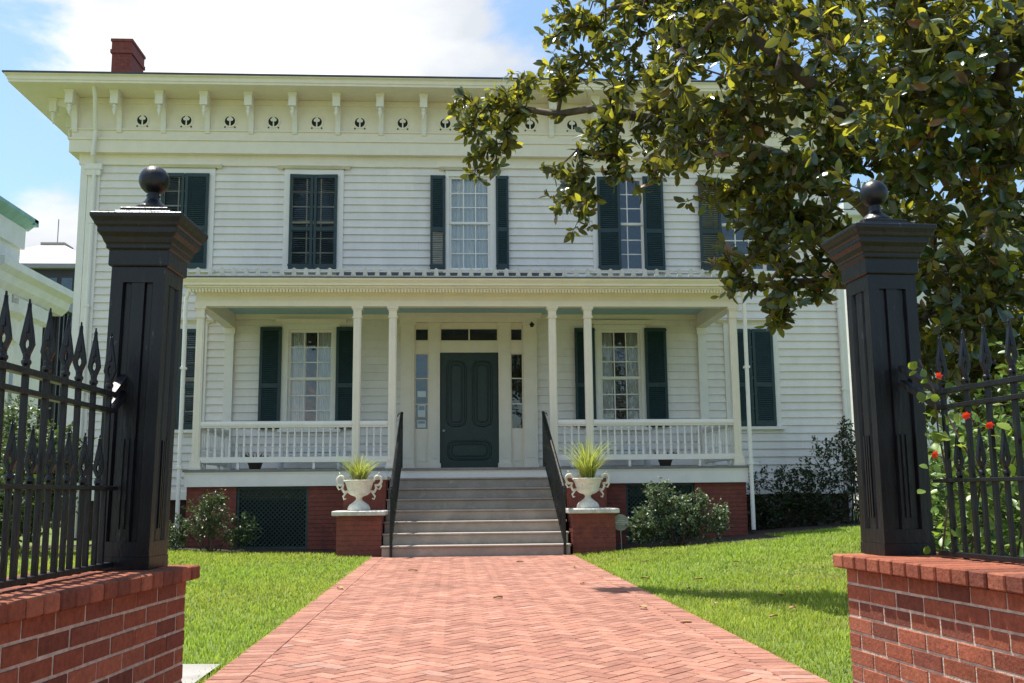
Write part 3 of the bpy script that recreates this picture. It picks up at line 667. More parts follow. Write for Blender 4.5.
# ------------------------------------------------------------------ stairs, piers, handrails
def stairs():
    for k in range(8):
        y0 = 15.575+.275*k; z1 = .175*(k+1)+.012
        if k == 7: continue
        m = MB(); m.box(-1.10, 1.78, y0, F, z1-.175, z1-.03); m.box(-1.115, 1.795, y0-.03, y0+.29, z1-.0295, z1)
        H(m, 'stair_step', M['step'], bevel=.006)
    for a, b in ((-1.86, -1.118), (1.798, 2.52)):
        m = MB(); m.box(a+.054, b-.006, 15.784, 16.546, -.05, .64); n = 9
        for k in range(n): m.box(a+.0485, b-.0005, 15.7785, 16.5515, -.05+.69*k/n+.010, -.05+.69*(k+1)/n-.001)
        p = H(m, 'stair_pier', M['paintbrick'])
        MB().box(a-.02, b+.06, 15.70, 16.62, .642, .715).build('cap', M['stone'], p, bevel=.012).matrix_parent_inverse = p.matrix_world.inverted() if False else Matrix()
        m = MB(); m.box(a+.06, b, 16.62, F-.03, -.05, 1.20)
        c = H(m, 'cheek_wall', M['paintbrick'])
        MB().box(a+.02, b+.03, 16.6, F-.03, 1.202, 1.26).build('cap', M['stone'], c, bevel=.008)
stairs()
def handrail(xt, xb):
    m = MB(); yt, yb = 17.32, 15.50; zt, zb = 2.36, 1.06
    P = lambda t, z: (xt+(xb-xt)*t, yt+(yb-yt)*t, z)
    m.tube([P(0, 1.41), P(0, zt)], .022, 8); m.tube([P(1, .02), P(1, zb)], .022, 8)
    a, b = Vector(P(0, zt-.01)), Vector(P(1, zb-.01))
    m.tube([a, b], .028, 8); m.tube([a-Vector((0, 0, .80)), b-Vector((0, 0, .86))], .016, 6); m.tube([a-Vector((0, 0, .12)), b-Vector((0, 0, .12))], .014, 6)
    n = 15
    for i in range(1, n): t = i/n; p = a.lerp(b, t); m.tube([p-Vector((0, 0, .82+.03*t)), p], .011, 6)
    m.tube([b, b+Vector((0, -.06, -.02)), b+Vector((0, -.08, -.08)), b+Vector((0, -.04, -.12))], .02, 6)
    m.tube([a, a+Vector((-.06 if xt < 0 else .06, 0, -.02)), a+Vector((-.08 if xt < 0 else .08, .12, -.05))], .01, 6)
    H(m, 'handrail', M['rail_iron'])
handrail(-.90, -.955); handrail(1.55, 1.69)

# downspouts
def downspout(pts, r=.042):
    m = MB(); m.tube(pts, r, 10)
    for (a, b) in zip(pts, pts[1:]):
        d = (Vector(b)-Vector(a))
        if abs(d.z) > 2.2:
            k = 1.2
            while k < abs(d.z)-.3: p = Vector(a)+d.normalized()*k; m.box(p.x-r-.012, p.x+r+.012, p.y-r-.004, p.y+r+.03, p.z-.02, p.z+.02); k += 1.7
    H(m, 'downspout', M['white'], smooth=False)
downspout([(-7.10, 19.2, 9.04), (-7.10, 19.3, 8.82), (-7.18, 19.66, 8.25), (-7.22, 19.68, 7.75), (-7.23, B-.09, 7.6), (-7.23, B-.09, .2)])
downspout([(7.93, 19.3, 9.04), (7.93, 19.66, 8.3), (7.93, 19.68, 7.75), (7.93, B-.09, 7.6), (7.93, B-.09, .3)])
downspout([(-4.55, F-.22, 4.62), (-4.60, F-.15, 4.48), (-4.66, F-.09, 4.35), (-4.66, F-.09, .1)], .036)
downspout([(5.12, F-.22, 4.62), (5.17, F-.15, 4.48), (5.21, F-.09, 4.35), (5.2, F-.09, .3)], .036)
lh = MB(); lh.box(-7.42, -7.08, B-.14, B, 7.50, 7.62); lh.box(-7.39, -7.11, B-.12, B, 7.38, 7.50); lh.box(-7.37, -7.13, B-.055, B, 1.06, 7.38); H(lh, 'corner_pilaster', M['white'])

# ------------------------------------------------------------------ things on the porch and steps
def urn(x, y, label):
    u = empty('urn', label, 'urn', (x, y, .716), 0, 'white urns on the stair piers')
    b = MB(); b.lathe([(.175, 0), (.18, .02), (.175, .05), (.15, .09), (.10, .125), (.055, .16), (.045, .19), (.06, .215), (.13, .24), (.175, .275), (.185, .305), (.18, .325), (.19, .335), (.205, .39), (.225, .44), (.25, .455), (.25, .475), (.225, .478), (.205, .45), (.1, .44)], 0, 0, 28)
    bo = b.build('bowl', M['urn'], u, smooth=True)
    MB().lathe([(.2, .452), (.12, .458), (.03, .462)], 0, 0, 16).build('soil', M['mulch'], u)
    for s in (-1, 1):
        h = MB(); pts = []
        for i in range(17):
            a = -2.1+5.2*i/16; rr = .075-.03*(i/16)
            pts.append((s*(.285+rr*math.cos(a)), 0, .475+1.15*rr*math.sin(a)))
        h.tube([(s*.18, 0, .30), (s*.24, 0, .29), (s*.27, 0, .35), (s*.25, 0, .40)]+pts[2:], .022, 7)
        h.tube([(s*.2, 0, .29), (s*.25, 0, .22), (s*.235, 0, .175), (s*.205, 0, .19)], [.018, .016, .013, .01], 7)
        h.tube([(s*.33, 0, .44), (s*.345, 0, .38), (s*.32, 0, .33), (s*.29, 0, .34)], [.014, .016, .014, .009], 7)
        h.tube([(s*.30, 0, .55), (s*.315, 0, .60)], [.016, .004], 6)
        h.build('handle', M['urn'], u, smooth=True)
    return u
def grass_tuft(x, y, z, label, n, hgt, spread, seed):
    r = random.Random(seed); mb = MB()
    for i in range(n):
        a = r.uniform(0, 2*PI); h = hgt*r.uniform(.4, 1.12); out = spread*r.uniform(.1, 1.15)*h; w = r.uniform(.005, .0085); rr = r.uniform(0, .12)
        bx, by = rr*math.cos(a+r.uniform(-.6, .6)), rr*math.sin(a+r.uniform(-.6, .6)); dx, dy = math.cos(a), math.sin(a); nx, ny = -dy, dx
        c = r.choice([(.32, .36, .06), (.38, .40, .10), (.22, .28, .05), (.46, .44, .18), (.15, .21, .04), (.34, .25, .10)])
        pts = [(t, bx+dx*out*t**1.7, by+dy*out*t**1.7, h*(t-.22*t**3*out/h)) for t in (0, .3, .6, .85, 1)]
        vs = []
        for t, px_, py_, pz in pts: ww = w*(1-t**3); vs += [(px_-nx*ww, py_-ny*ww, pz), (px_+nx*ww, py_+ny*ww, pz)]
        mb.add(vs, [(2*k, 2*k+1, 2*k+3, 2*k+2) for k in range(4)], c)
    o = mb.build('ornamental_grass', M['blade'], None); o.location = (x, y, z); tag(o, label, 'plant', 'grass plants in the urns'); return o
urn(-1.50, 16.12, 'white cast iron urn with scroll handles on the pier left of the steps')
urn(2.14, 16.12, 'white cast iron urn with scroll handles on the pier right of the steps')
grass_tuft(-1.50, 16.12, 1.17, 'shorter tuft of yellow green grass in the urn left of the steps', 210, .47, 1.05, 3)
grass_tuft(2.14, 16.12, 1.17, 'taller spiky yellow green grass in the urn right of the steps', 250, .70, .95, 5)

def porch_bench(x, label):
    t = empty('porch_bench', label, 'bench', (x, B-.5, 1.413), 0, 'low white benches on the porch'); t.scale = (1, 1, .62)
    m = MB()
    for i in range(5): m.box(-.62, .62, -.22+i*.09, -.15+i*.09, .40, .425)
    m.build('seat', M['bench'], t)
    m = MB()
    for i in range(3): m.box(-.62, .62, .25, .27, .50+i*.11, .57+i*.11)
    m.box(-.6, -.55, .24, .29, .0, .8); m.box(.55, .6, .24, .29, 0, .8); m.build('backrest', M['bench'], t)
    for sx in (-.56, .56): MB().box(sx-.025, sx+.025, -.22, -.17, 0, .40).build('leg', M['bench'], t)
porch_bench(-2.75, 'low white slatted bench on the porch left of the front door')
porch_bench(3.2, 'low white slatted bench on the porch right of the front door')
def potted(x, y, label, seed):
    t = empty('potted_plant', label, 'plant', (x, y, 1.413), 0, 'dark potted plants on the porch'); t.scale = (.9, .9, .75)
    MB().lathe([(.10, 0), (.13, .12), (.16, .22), (.17, .24), (.14, .24), (.1, .2)], 0, 0, 14).build('pot', M['pot'], t, smooth=True)
    r = random.Random(seed); m = MB()
    for i in range(80):
        a = r.uniform(0, 2*PI); l = r.uniform(.12, .32); p = Vector((.06*math.cos(a), .06*math.sin(a), .22)); d = Vector((math.cos(a), math.sin(a), r.uniform(.3, 1.3))).normalized(); n = d.orthogonal().normalized()*.03
        m.add([p, p+d*l*.5+n, p+d*l, p+d*l*.5-n], [(0, 1, 2, 3)], (.03, .05, .02))
    m.build('foliage', M['shrubleaf'], t)
potted(-3.68, 18.9, 'dark potted plant on the porch behind the left railing', 1)
potted(4.0, 18.9, 'dark potted plant on the porch behind the right railing', 2)

def medallion():
    t = empty('garden_marker', 'round grey metal marker disc on a stake beside the right stair pier', 'sign', (2.63, 15.95, .06))
    m = MB(); n = 28; disc(m, 0, .008, .43, .127, n, .016); o = m.build('disc', M['disc'], t)
    m = MB(); m.box(-.105, .105, -.0125, -.0085, .425, .437); m.box(-.07, .07, -.0125, -.0085, .40, .408); m.box(-.06, .06, -.0125, -.0085, .455, .463); m.build('raised_band', M['stone'], t)
    MB().tube([(.01, .012, -.05), (0, .012, .32)], .009, 6).build('stake', M['disc'], t)
medallion()

# ------------------------------------------------------------------ brick gate walls
def brick_wall(name, x, y, rz, side, length, ztop, label):
    """wall running from its end (origin) back towards the street; side=+1: its seen face looks to +x"""
    t = empty(name, label, 'brick wall', (x, y, 0), rz, 'brick gate walls')
    rnd = random.Random(int(50+x*10)); th = .42; H_ = ztop-.062
    mb = MB(); ch = .0685; zlow = -.25; n = int((H_-zlow)/ch)+1
    def col():
        b = rnd.choice([(.255, .082, .044), (.275, .09, .05), (.225, .07, .04), (.295, .104, .058), (.18, .06, .038)]); k = rnd.uniform(.85, 1.15); return tuple(c*k for c in b)
    def bk(x0, x1, y0, y1, z0, z1): 
        j = rnd.uniform(-.002, .002); mb.box(x0+j, x1+j, y0, y1, z0, z1, col())
    for k in range(n):
        z1 = H_-k*ch-.002; z0 = z1-ch+.0105
        off = 0 if k % 2 else -.102
        y_ = off
        while y_ < length:           # long faces on both sides
            a = max(y_, 0); b = min(y_+.194, length)
            if b-a > .03:
                bk(-.10, 0, -b, -a, z0, z1); bk(-th, -th+.10, -b, -a, z0, z1)
            y_ += .204
        for q in range(2): bk(-.10-.11*q-.115, -.10-.11*q-.008, -.1, -.001, z0, z1)
    o = mb.build('brick_courses', M['brick'], t, bevel=.0025)
    MB().box(-th+.003, -.003, -length+.01, -.003, zlow, H_-.001).build('mortar', M['mortar'], t)
    cb = MB(); y_ = -.035
    c_ = cb
    mb = cb
    while y_ < length:
        for (x0, x1) in ((-th/2+.002, .045), (-th-.045, -th/2-.002)): bk(x0, x1, -y_-.0915, -y_, H_+.004, ztop+rnd.uniform(-.0015, .001))
        y_ += .1015
    cb.build('cap', M['brick'], t, bevel=.0055)
    MB().box(-th-.03, .03, -length+.01, .022, H_+.001, ztop-.014).build('cap_mortar', M['darkbrick'], t)
    return t
RZ = .10
wl = brick_wall('brick_gate_wall', -1.135, 4.42, -RZ, 1, 3.6, .665, 'shaded red brick gate wall with brick cap under the left iron fence')
wr = brick_wall('brick_gate_wall', 1.745, 4.47, RZ, -1, 3.6, .672, 'sunlit red brick gate wall with pale mortar under the right iron fence')
for ch in wr.children:               # the right wall is the left one's mirror image
    ch.data.transform(Matrix.Scale(-1, 4, (1, 0, 0))); ch.data.flip_normals()

# ------------------------------------------------------------------ iron gate posts
def gate_post(x, y, z, rz, tilt, label):
    t = empty('gate_post', label, 'gate post', (x, y, z), rz, 'black iron gate posts'); t.rotation_euler = (0, tilt, rz)
    h = .1125; m = MB()
    m.box(-h-.003, h+.003, -h-.003, h+.003, 0, .05)
    # shaft with recessed fluted faces
    f = .018; e = .05
    def ring(z): 
        p = []
        for (cx, cy), (dx, dy) in (((-h, -h), (1, 0)), ((h, -h), (0, 1)), ((h, h), (-1, 0)), ((-h, h), (0, -1))):
            nx, ny = -dy, dx
            for a, d in ((0, 0), (e, 0), (e+.008, f), (e+.03, f), (e+.036, f*.3), (2*h-e-.036, f*.3), (2*h-e-.03, f), (2*h-e-.008, f), (2*h-e, 0)):
                p.append((cx+dx*a+nx*d, cy+dy*a+ny*d, z))
        return p
    zs = [.051, .11, .1101, 1.17, 1.1701, 1.235]; sq = lambda z: [(a, b, z) for a, b, _ in [((-h if abs(q[0]+h) < .02 else (h if abs(q[0]-h) < .02 else q[0])), (-h if abs(q[1]+h) < .02 else (h if abs(q[1]-h) < .02 else q[1])), 0) for q in ring(0)]]
    rs = [sq(zs[0]), sq(zs[1]), ring(zs[2]), ring(zs[3]), sq(zs[4]), sq(zs[5])]; n = len(rs[0]); vs = sum(rs, [])
    m.add(vs, [(k*n+i, k*n+(i+1) % n, (k+1)*n+(i+1) % n, (k+1)*n+i) for k in range(5) for i in range(n)])
    for sx, sy, ax in ((0, -1, 0), (-1, 0, 1), (1, 0, 1), (0, 1, 0)):     # short reeds in the foot of each panel
        for k in (-1, 0, 1):
            u = .021*k
            if ax == 0: m.box(u-.006, u+.006, sy*(h-.006) if sy > 0 else -h-.002, h+.002 if sy > 0 else -h+.006, .16, .52)
            else: m.box(h-.006 if sx > 0 else -h-.002, h+.002 if sx > 0 else -h+.006, u-.006, u+.006, .16, .52)
    smooth_by_angle(m.build('shaft', M['iron'], t, bevel=.0025), 30)
    q = math.sqrt(2)
    c = MB(); c.lathe([(r*q, z_) for r, z_ in ((.118, 1.236), (.125, 1.24), (.125, 1.305), (.135, 1.31), (.135, 1.325), (.142, 1.335), (.150, 1.355), (.165, 1.375), (.165, 1.395), (.172, 1.40), (.178, 1.415), (.19, 1.435), (.19, 1.452), (.10, 1.458))], 0, 0, 4, sq=True)
    c.build('capital', M['iron'], t, bevel=.003)
    c = MB(); c.lathe([(r*q, z_) for r, z_ in ((.118, 1.4565), (.118, 1.478), (.10, 1.479), (.10, 1.497), (.03, 1.50))], 0, 0, 4, sq=True)
    c.build('plinth', M['iron'], t, bevel=.002)
    b = MB(); b.lathe([(.085, 1.498), (.07, 1.52), (.035, 1.548), (.026, 1.565), (.03, 1.575), (.024, 1.582)]+[(.064*math.sin(a), 1.645-.064*math.cos(a)) for a in np.linspace(.42, PI-.02, 16)], 0, 0, 28)
    b.build('ball_finial', M['iron'], t, smooth=True)
    return t
PL = gate_post(-1.325, 4.27, .666, -RZ*.5, .016, 'black cast iron gate post with ball finial on the left brick wall')
PR = gate_post(1.955, 4.40, .673, RZ*.5, .0, 'black cast iron gate post with ball finial on the right brick wall')

# ------------------------------------------------------------------ iron fences
def spear(m, x, y, z, s=1.0):
    """pierced spear head on a picket: a diamond with an eye near its foot"""
    w = .024*s
    for sg in (-1, 1):      # two blades enclosing the eye
        pts = [(0, .0), (.012*s, .016*s), (w, .046*s), (.020*s, .075*s), (.0035*s, .17*s), (0.0, .20*s), (.0, .070*s), (.0075*s, .055*s), (.0075*s, .042*s), (0, .028*s)]
        pr = [(x+sg*a, z+b) for a, b in pts]
        if sg < 0: pr = pr[::-1]
        m.prism(pr, 'y', y-.008, y+.008)
    m.prism([(y-.014*s, z+.085*s), (y+.014*s, z+.085*s), (y+.003, z+.185*s), (y-.003, z+.185*s)], 'x', x-.006, x+.006)
def fence(x, y, rz, n, label, arm):
    t = empty('iron_fence', label, 'iron fence', (x, y, 0), rz, 'black iron fences on the gate walls')
    L_ = n*.145+.05; rails = ((.690, .018, .010, 'bottom'), (.988, .02, .008, 'mid'), (1.292, .018, .009, 'a'), (1.357, .018, .011, 'b'))
    for z, w, h, _ in rails: MB().box(-w, w, -L_, 0.06 if z < 1.2 else -.0, z-h, z+h).build('rail', M['iron'], t, bevel=.002)
    proto_t = proto_s = None
    for i in range(n):
        yy = -.03-.145*i
        if proto_t is None:
            m = MB(); m.box(-.0095, .0095, -.0095, .0095, .678, 1.405); m.lathe([(.010, 1.375), (.017, 1.385), (.017, 1.393), (.010, 1.40), (.014, 1.412), (.010, 1.42)], 0, 0, 8); spear(m, 0, 0, 1.40, 1.0); o = m.build('tall_picket', M['iron'], t, bevel=.0015); proto_t = o.data
            m = MB(); m.box(-.0085, .0085, -.0085, .0085, .678, 1.03); m.lathe([(.009, 1.0), (.015, 1.01), (.015, 1.018), (.009, 1.028)], 0, 0, 8); spear(m, 0, 0, 1.025, .85); s = m.build('short_picket', M['iron'], t, bevel=.0015); proto_s = s.data
        else: o = link('tall_picket', proto_t, t); s = link('short_picket', proto_s, t)
        for ob in (o, s):
            if len(ob.modifiers) == 0:
                md = ob.modifiers.new('bevel', 'BEVEL'); md.width = .0015; md.segments = 1; md.limit_method = 'ANGLE'
        o.location = (0, yy, random.uniform(-.004, .004)); s.location = (0, yy-.0725, random.uniform(-.004, .004))
        o.rotation_euler = (random.uniform(-.006, .006), random.uniform(-.006, .006), 0)
    for z in (1.292, 1.357):     # raking arms from the ends of the upper rails to the post
        a = Vector((0, -.01, z)); b = Vector((arm, .17, z+.125)); d = (b-a); m = MB()
        sx = Vector((.018, 0, 0)); up = Vector((0, -.42, .58)).normalized()*.012
        m.add([a-sx-up, a+sx-up, b+sx-up, b-sx-up, a-sx+up, a+sx+up, b+sx+up, b-sx+up], [(0,3,2,1),(4,5,6,7),(0,1,5,4),(1,2,6,5),(2,3,7,6),(3,0,4,7)])
        m.build('raking_arm', M['iron'], t)
    return t
fence(-1.365, 4.07, -.03, 18, 'black iron spear fence on the left brick wall', .01)
fence(2.045, 4.10, .12, 18, 'black iron spear fence with a flowering vine on the right brick wall', -.06)

# ------------------------------------------------------------------ foliage
def leaf_arrays(P, D, Nrm, Lg, Wd, fold=.25, curl=.12, shape=(.0, .75, 1.0, .55)):
    """leaf blades as numpy: base point P, direction D, normal Nrm, length, width -> V, F (6 quads per leaf)"""
    n = len(P); Sd = np.cross(D, Nrm); Sd /= np.linalg.norm(Sd, axis=1, keepdims=True)+1e-9
    Nrm = np.cross(Sd, D)
    ts = (0, .12, .36, .62, .84, 1.0); ws = (.10, .38, .92, 1.0, .66, .03); rows = []
    for t, w in zip(ts, ws):
        c = P+D*(Lg*t)[:, None]-Nrm*(Lg*curl*t*t)[:, None]
        e = Sd*(Wd*.5*w)[:, None]; u = Nrm*(Wd*.5*w*fold)[:, None]
        rows += [c-e+u, c, c+e+u]
    V = np.stack(rows, 1).reshape(-1, 3); base = (np.arange(n)*18)[:, None]
    q = []
    for r in range(5):
        for s in range(2): a = r*3+s; q.append(np.stack([base[:, 0]+a, base[:, 0]+a+1, base[:, 0]+a+4, base[:, 0]+a+3], -1))
    return V, np.stack(q, 1).reshape(-1, 4)
def unit(a): return a/(np.linalg.norm(a, axis=1, keepdims=True)+1e-9)
def choose_cols(n, pal, wts, jit=.2):
    pal = np.array(pal); i = RNG.choice(len(pal), n, p=np.array(wts)/np.sum(wts)); return pal[i]*RNG.uniform(1-jit, 1+jit, (n, 1))

def magnolia():
    t = empty('magnolia_tree', 'large magnolia tree with glossy leaves overhanging the path from the right', 'tree', (6.1, 10.5, 0))
    OFF = np.array([6.1, 10.5, 0.])
    nodes = []; par = []
    def addpath(pts, parent):
        k = parent; prev = np.array(pts[0]) if parent < 0 else nodes[parent]
        for p in pts:
            p = np.array(p, float); st = max(1, int(np.linalg.norm(p-prev)/.3))
            for i in range(1, st+1):
                q = prev+(p-prev)*i/st+(RNG.normal(0, .025, 3) if k >= 0 else 0); nodes.append(q); par.append(k); k = len(nodes)-1
            prev = p
        return k
    def near(p): return int(np.argmin([np.linalg.norm(a-np.array(p)) for a in nodes]))
    nodes.append(np.array([6.1, 10.5, -.1])); par.append(-1)
    addpath([(6.05, 10.45, 1.2), (5.9, 10.35, 2.4), (5.75, 10.3, 3.8), (5.7, 10.3, 5.2), (5.6, 10.3, 6.8)], 0)
    addpath([(4.9, 10.0, 3.4), (3.7, 9.9, 4.3), (2.5, 9.9, 4.75), (1.5, 10.2, 5.0), (.75, 10.6, 5.15)], near((5.9, 10.35, 2.5)))
    addpath([(4.8, 9.3, 3.5), (3.9, 8.5, 3.9), (3.1, 7.9, 4.3), (2.4, 7.7, 4.7)], near((5.85, 10.3, 2.9)))
    addpath([(5.2, 9.0, 3.6), (4.7, 7.9, 3.9), (4.1, 6.9, 4.2)], near((5.8, 10.3, 3.3)))
    addpath([(4.7, 9.6, 4.8), (3.4, 9.2, 5.7), (2.2, 9.6, 6.0), (1.6, 10, 6.1)], near((5.75, 10.3, 3.9)))
    addpath([(5.0, 9.3, 2.6), (4.4, 8.3, 2.4), (3.5, 8.3, 2.7), (2.9, 8.4, 2.75)], near((6.0, 10.4, 1.7)))
    blobs = [  # centre, radii, count
        ((.42, 10.8, 5.12), (.36, .4, .36), 42), ((.36, 10.8, 4.64), (.22, .3, .24), 15), ((.12, 10.9, 5.3), (.16, .3, .18), 12), ((.85, 10.5, 5.25), (.38, .4, .25), 16),
        ((1.30, 10.2, 5.7), (.45, .6, .5), 52), ((1.5, 10, 6.35), (.65, .8, .5), 50), ((2.0, 9.6, 5.5), (.6, .7, .6), 90), ((2.6, 9.0, 5.7), (.7, .8, .6), 110), ((1.3, 10, 3.85), (.25, .3, .28), 20), ((1.13, 10.2, 4.28), (.24, .3, .2), 9),
        ((1.9, 9.4, 4.5), (.62, .9, .58), 115), ((1.55, 9.8, 4.5), (.3, .4, .3), 14), ((2.4, 8.4, 4.75), (.75, 1, .9), 185), ((2.3, 8.6, 4.0), (.55, .8, .45), 75),
        ((2.5, 8.4, 3.05), (.32, .6, .5), 32), ((2.72, 8.4, 2.5), (.18, .3, .18), 9), ((2.95, 8.0, 2.95), (.38, .6, .5), 75), ((2.85, 8.2, 3.5), (.5, .6, .4), 110), ((.75, 10.7, 5.55), (.25, .3, .2), 12), ((1.2, 10.0, 4.1), (.25, .3, .35), 14),
        ((3.3, 7.5, 4.5), (1.0, 1.2, 1.0), 270), ((4.0, 6.7, 4.2), (1.0, 1.0, 1.0), 270), ((3.3, 7.1, 3.55), (.65, .8, .55), 120),
        ((4.1, 7.3, 2.9), (.7, .9, .7), 190), ((4.8, 8.0, 2.2), (.8, .9, .9), 190), ((5.3, 8.6, 1.4), (.8, .7, .7), 70), ((3.9, 7.4, 1.95), (.55, .7, .55), 100), ((4.5, 7.2, 1.3), (.8, .6, .6), 100), ((4.5, 9.5, 6.1), (1.8, 1.8, 1.3), 170), ((6.5, 10.5, 5.2), (2.3, 2.3, 2.2), 200), ((3.0, 9.0, 6.3), (1.2, 1.3, .8), 110), ((5.5, 7.2, 4.2), (1.0, 1.2, 1.2), 170)]
    att = []
    for c, r, n in blobs:
        u = unit(RNG.normal(size=(n, 3)))*(RNG.uniform(.12, 1, (n, 1))**.42); att.append(np.array(c)+u*np.array(r))
    att = np.concatenate(att)
    A = np.array(nodes); d0 = np.min(np.linalg.norm(att[:, None]-A[None], axis=2), axis=1)
    tips = []
    for i in np.argsort(d0):
        p = att[i]; A = np.array(nodes); dist = np.linalg.norm(A-p, axis=1); k = int(np.argmin(dist+np.maximum(0, A[:, 2]-p[2])*.15)); a = nodes[k]; dd = dist[k]
        st = max(1, int(dd/.22)); prev = k
        for j in range(1, st+1):
            f = j/st; q = a+(p-a)*f+np.array([0, 0, -.12*dd*f*(1-f)])+(RNG.normal(0, .018, 3) if j < st else 0)
            nodes.append(q); par.append(prev); prev = len(nodes)-1
        tips.append(prev)
    n = len(nodes); A = np.array(nodes); cnt = np.zeros(n)
    for k in tips: cnt[k] += 1
    for k in range(n-1, 0, -1):
        if par[k] >= 0: cnt[par[k]] += cnt[k]
    rad = np.clip(  .0034*np.maximum(cnt, 1)**.5, .0035, .17)
    # split into trunk and branches: strips of nodes followed along the thickest child
    kids = [[] for _ in range(n)]
    for k in range(1, n): kids[par[k]].append(k)
    big = MB(); small = MB(); trunk = MB(); done = set()
    stack = [(0, None)]
    while stack:
        k, pk = stack.pop(); chain = ([pk] if pk is not None else [])+[k]
        while kids[k]:
            ks = sorted(kids[k], key=lambda c: -cnt[c]); 
            for c in ks[1:]: stack.append((c, k))
            k = ks[0]; chain.append(k)
        pts = [A[c]-OFF for c in chain]; rr = [rad[c] for c in chain]
        if pk is not None: rr[0] = min(rr[0], rr[1]*1.25)
        dst = trunk if pk is None else (big if rr[1] > .018 else small)
        dst.tube(pts, rr, 9 if dst is trunk else (6 if dst is big else 4), cap=True)
    trunk.build('trunk', M['bark'], t, smooth=True); big.build('limbs', M['bark'], t, smooth=True); small.build('twigs', M['twig'], t)
    # rosettes of leaves at the twig ends and some along the twigs
    P = []; D = []; Nn = []
    for k in tips:
        for kk, m_ in ((k, RNG.integers(5, 8)), (par[k], RNG.integers(2, 4)), (par[par[k]], RNG.integers(0, 3))):
            p = A[kk]; ax = A[kk]-A[par[kk]] if par[kk] >= 0 else np.array([0, 0, 1.]); ax = ax/(np.linalg.norm(ax)+1e-9)
            ax = ax+np.array([0, 0, .25]); ax /= np.linalg.norm(ax)
            o1 = np.cross(ax, [0.3, .2, 1]); o1 /= np.linalg.norm(o1)+1e-9; o2 = np.cross(ax, o1)
            for j in range(m_):
                ph = j*2.4+RNG.uniform(-.7, .7); sp = RNG.uniform(.2, 1.5)
                rd = math.cos(ph)*o1+math.sin(ph)*o2; d = ax*math.cos(sp)+rd*math.sin(sp); d = d+np.array([0, 0, -.12])+RNG.normal(0, .1, 3)
                nn = ax*math.sin(sp)-rd*math.cos(sp)+RNG.normal(0, .45, 3)+np.array([0, 0, .3])
                P.append(p-ax*RNG.uniform(0, .16)+rd*.01); D.append(d); Nn.append(nn)
    P = np.array(P)-OFF; D = unit(np.array(D)); Nn = unit(np.array(Nn)); nl = len(P)
    Lg = RNG.uniform(.08, .155, nl); Wd = Lg*RNG.uniform(.38, .50, nl)
    V, Fq = leaf_arrays(P, D, Nn, Lg, Wd)
    C = choose_cols(nl, [(.016, .040, .014), (.024, .054, .018), (.045, .082, .022), (.10, .125, .022), (.24, .20, .03), (.13, .06, .02)], [4.6, 5, 4, 2.3, .8, .8])
    big_mesh('leaves', V, Fq, np.repeat(C, 10, 0), M['leaf'], t, True)
    for i in RNG.choice(len(tips), 9, replace=False):
        p = A[tips[i]]-OFF
        MB().lathe([(.007, 0), (.022, .012), (.027, .036), (.022, .064), (.008, .08)], 0, 0, 10).build('seed_cone', M['fruit'], t, smooth=True).location = p+np.array([0, 0, .01])
magnolia()

def shrub(name, label, cat, blobs, n, size, pal, wts, group=None, stem_base=None, density_in=.5, leafm='shrubleaf', up=.3):
    """bush of small leaves on thin stems; blobs are (centre, radii) in world space"""
    cx = np.mean([b[0][0] for b in blobs]); cy = np.mean([b[0][1] for b in blobs]); g = float(gz(cx, cy)); t = empty(name, label, cat, (cx, cy, g), 0, group)
    off = np.array([cx, cy, g]); vol = np.array([np.prod(b[1]) for b in blobs])**.67; cnt = (n*vol/vol.sum()).astype(int)
    P = []; D = []
    sm = MB()
    for (c, r), k in zip(blobs, cnt):
        m = max(6, k//11); tw = unit(RNG.normal(size=(m, 3)))*RNG.uniform(.25, 1.08, (m, 1))**density_in
        for q in tw:
            tip = np.array(c)+q*np.array(r)
            if tip[2] < g+.03: tip[2] = g+.03+RNG.uniform(0, .06)
            dr = q*np.array([1, 1, .6])+np.array([0, 0, up])+RNG.normal(0, .25, 3); dr /= np.linalg.norm(dr)+1e-9
            ll = RNG.uniform(.6, 1.5)*size*5
            base = tip-dr*ll
            sm.tube([base-off, tip-off], [.003, .0015], 3, cap=False)
            for j in range(11):
                f = RNG.uniform(0, 1.05); P.append(base+(tip-base)*f+RNG.normal(0, size*.15, 3)); D.append(dr*.55+unit(RNG.normal(size=(1, 3)))[0])
        for _ in range(3):
            b0 = off+np.array([RNG.normal(0, .07), RNG.normal(0, .07), -.02]); e = np.array(c)+RNG.normal(0, .3, 3)*np.array(r)
            mid = (b0+e)/2+np.array([0, 0, .1]); sm.tube([b0-off, mid-off, e-off], [.012, .008, .004], 5)
    P = np.array(P)-off; D = unit(np.array(D)); nl = len(P); Nn = unit(RNG.normal(size=(nl, 3))*.55+np.array([0, 0, 1.]))
    Lg = size*RNG.uniform(.7, 1.35, nl); V, Fq = leaf_arrays(P, D, Nn, Lg, Lg*RNG.uniform(.42, .6, nl))
    C = choose_cols(nl, pal, wts)
    big_mesh('foliage', V, Fq, np.repeat(C, 10, 0), M[leafm], t, True); sm.build('stems', M['twig'], t); return t
GRN = [(.045, .085, .03), (.07, .11, .045), (.035, .07, .025), (.10, .13, .06)]
shrub('shrub', 'loose grey green shrub by the lattice panel left of the steps', 'shrub', [((-3.9, 16.2, .60), (.44, .35, .36)), ((-3.4, 16.35, .42), (.36, .3, .32)), ((-4.35, 16.2, .42), (.32, .28, .28)), ((-3.75, 16.1, .92), (.24, .2, .18))], 4000, .04, GRN, [4, 3, 2, 1.5])
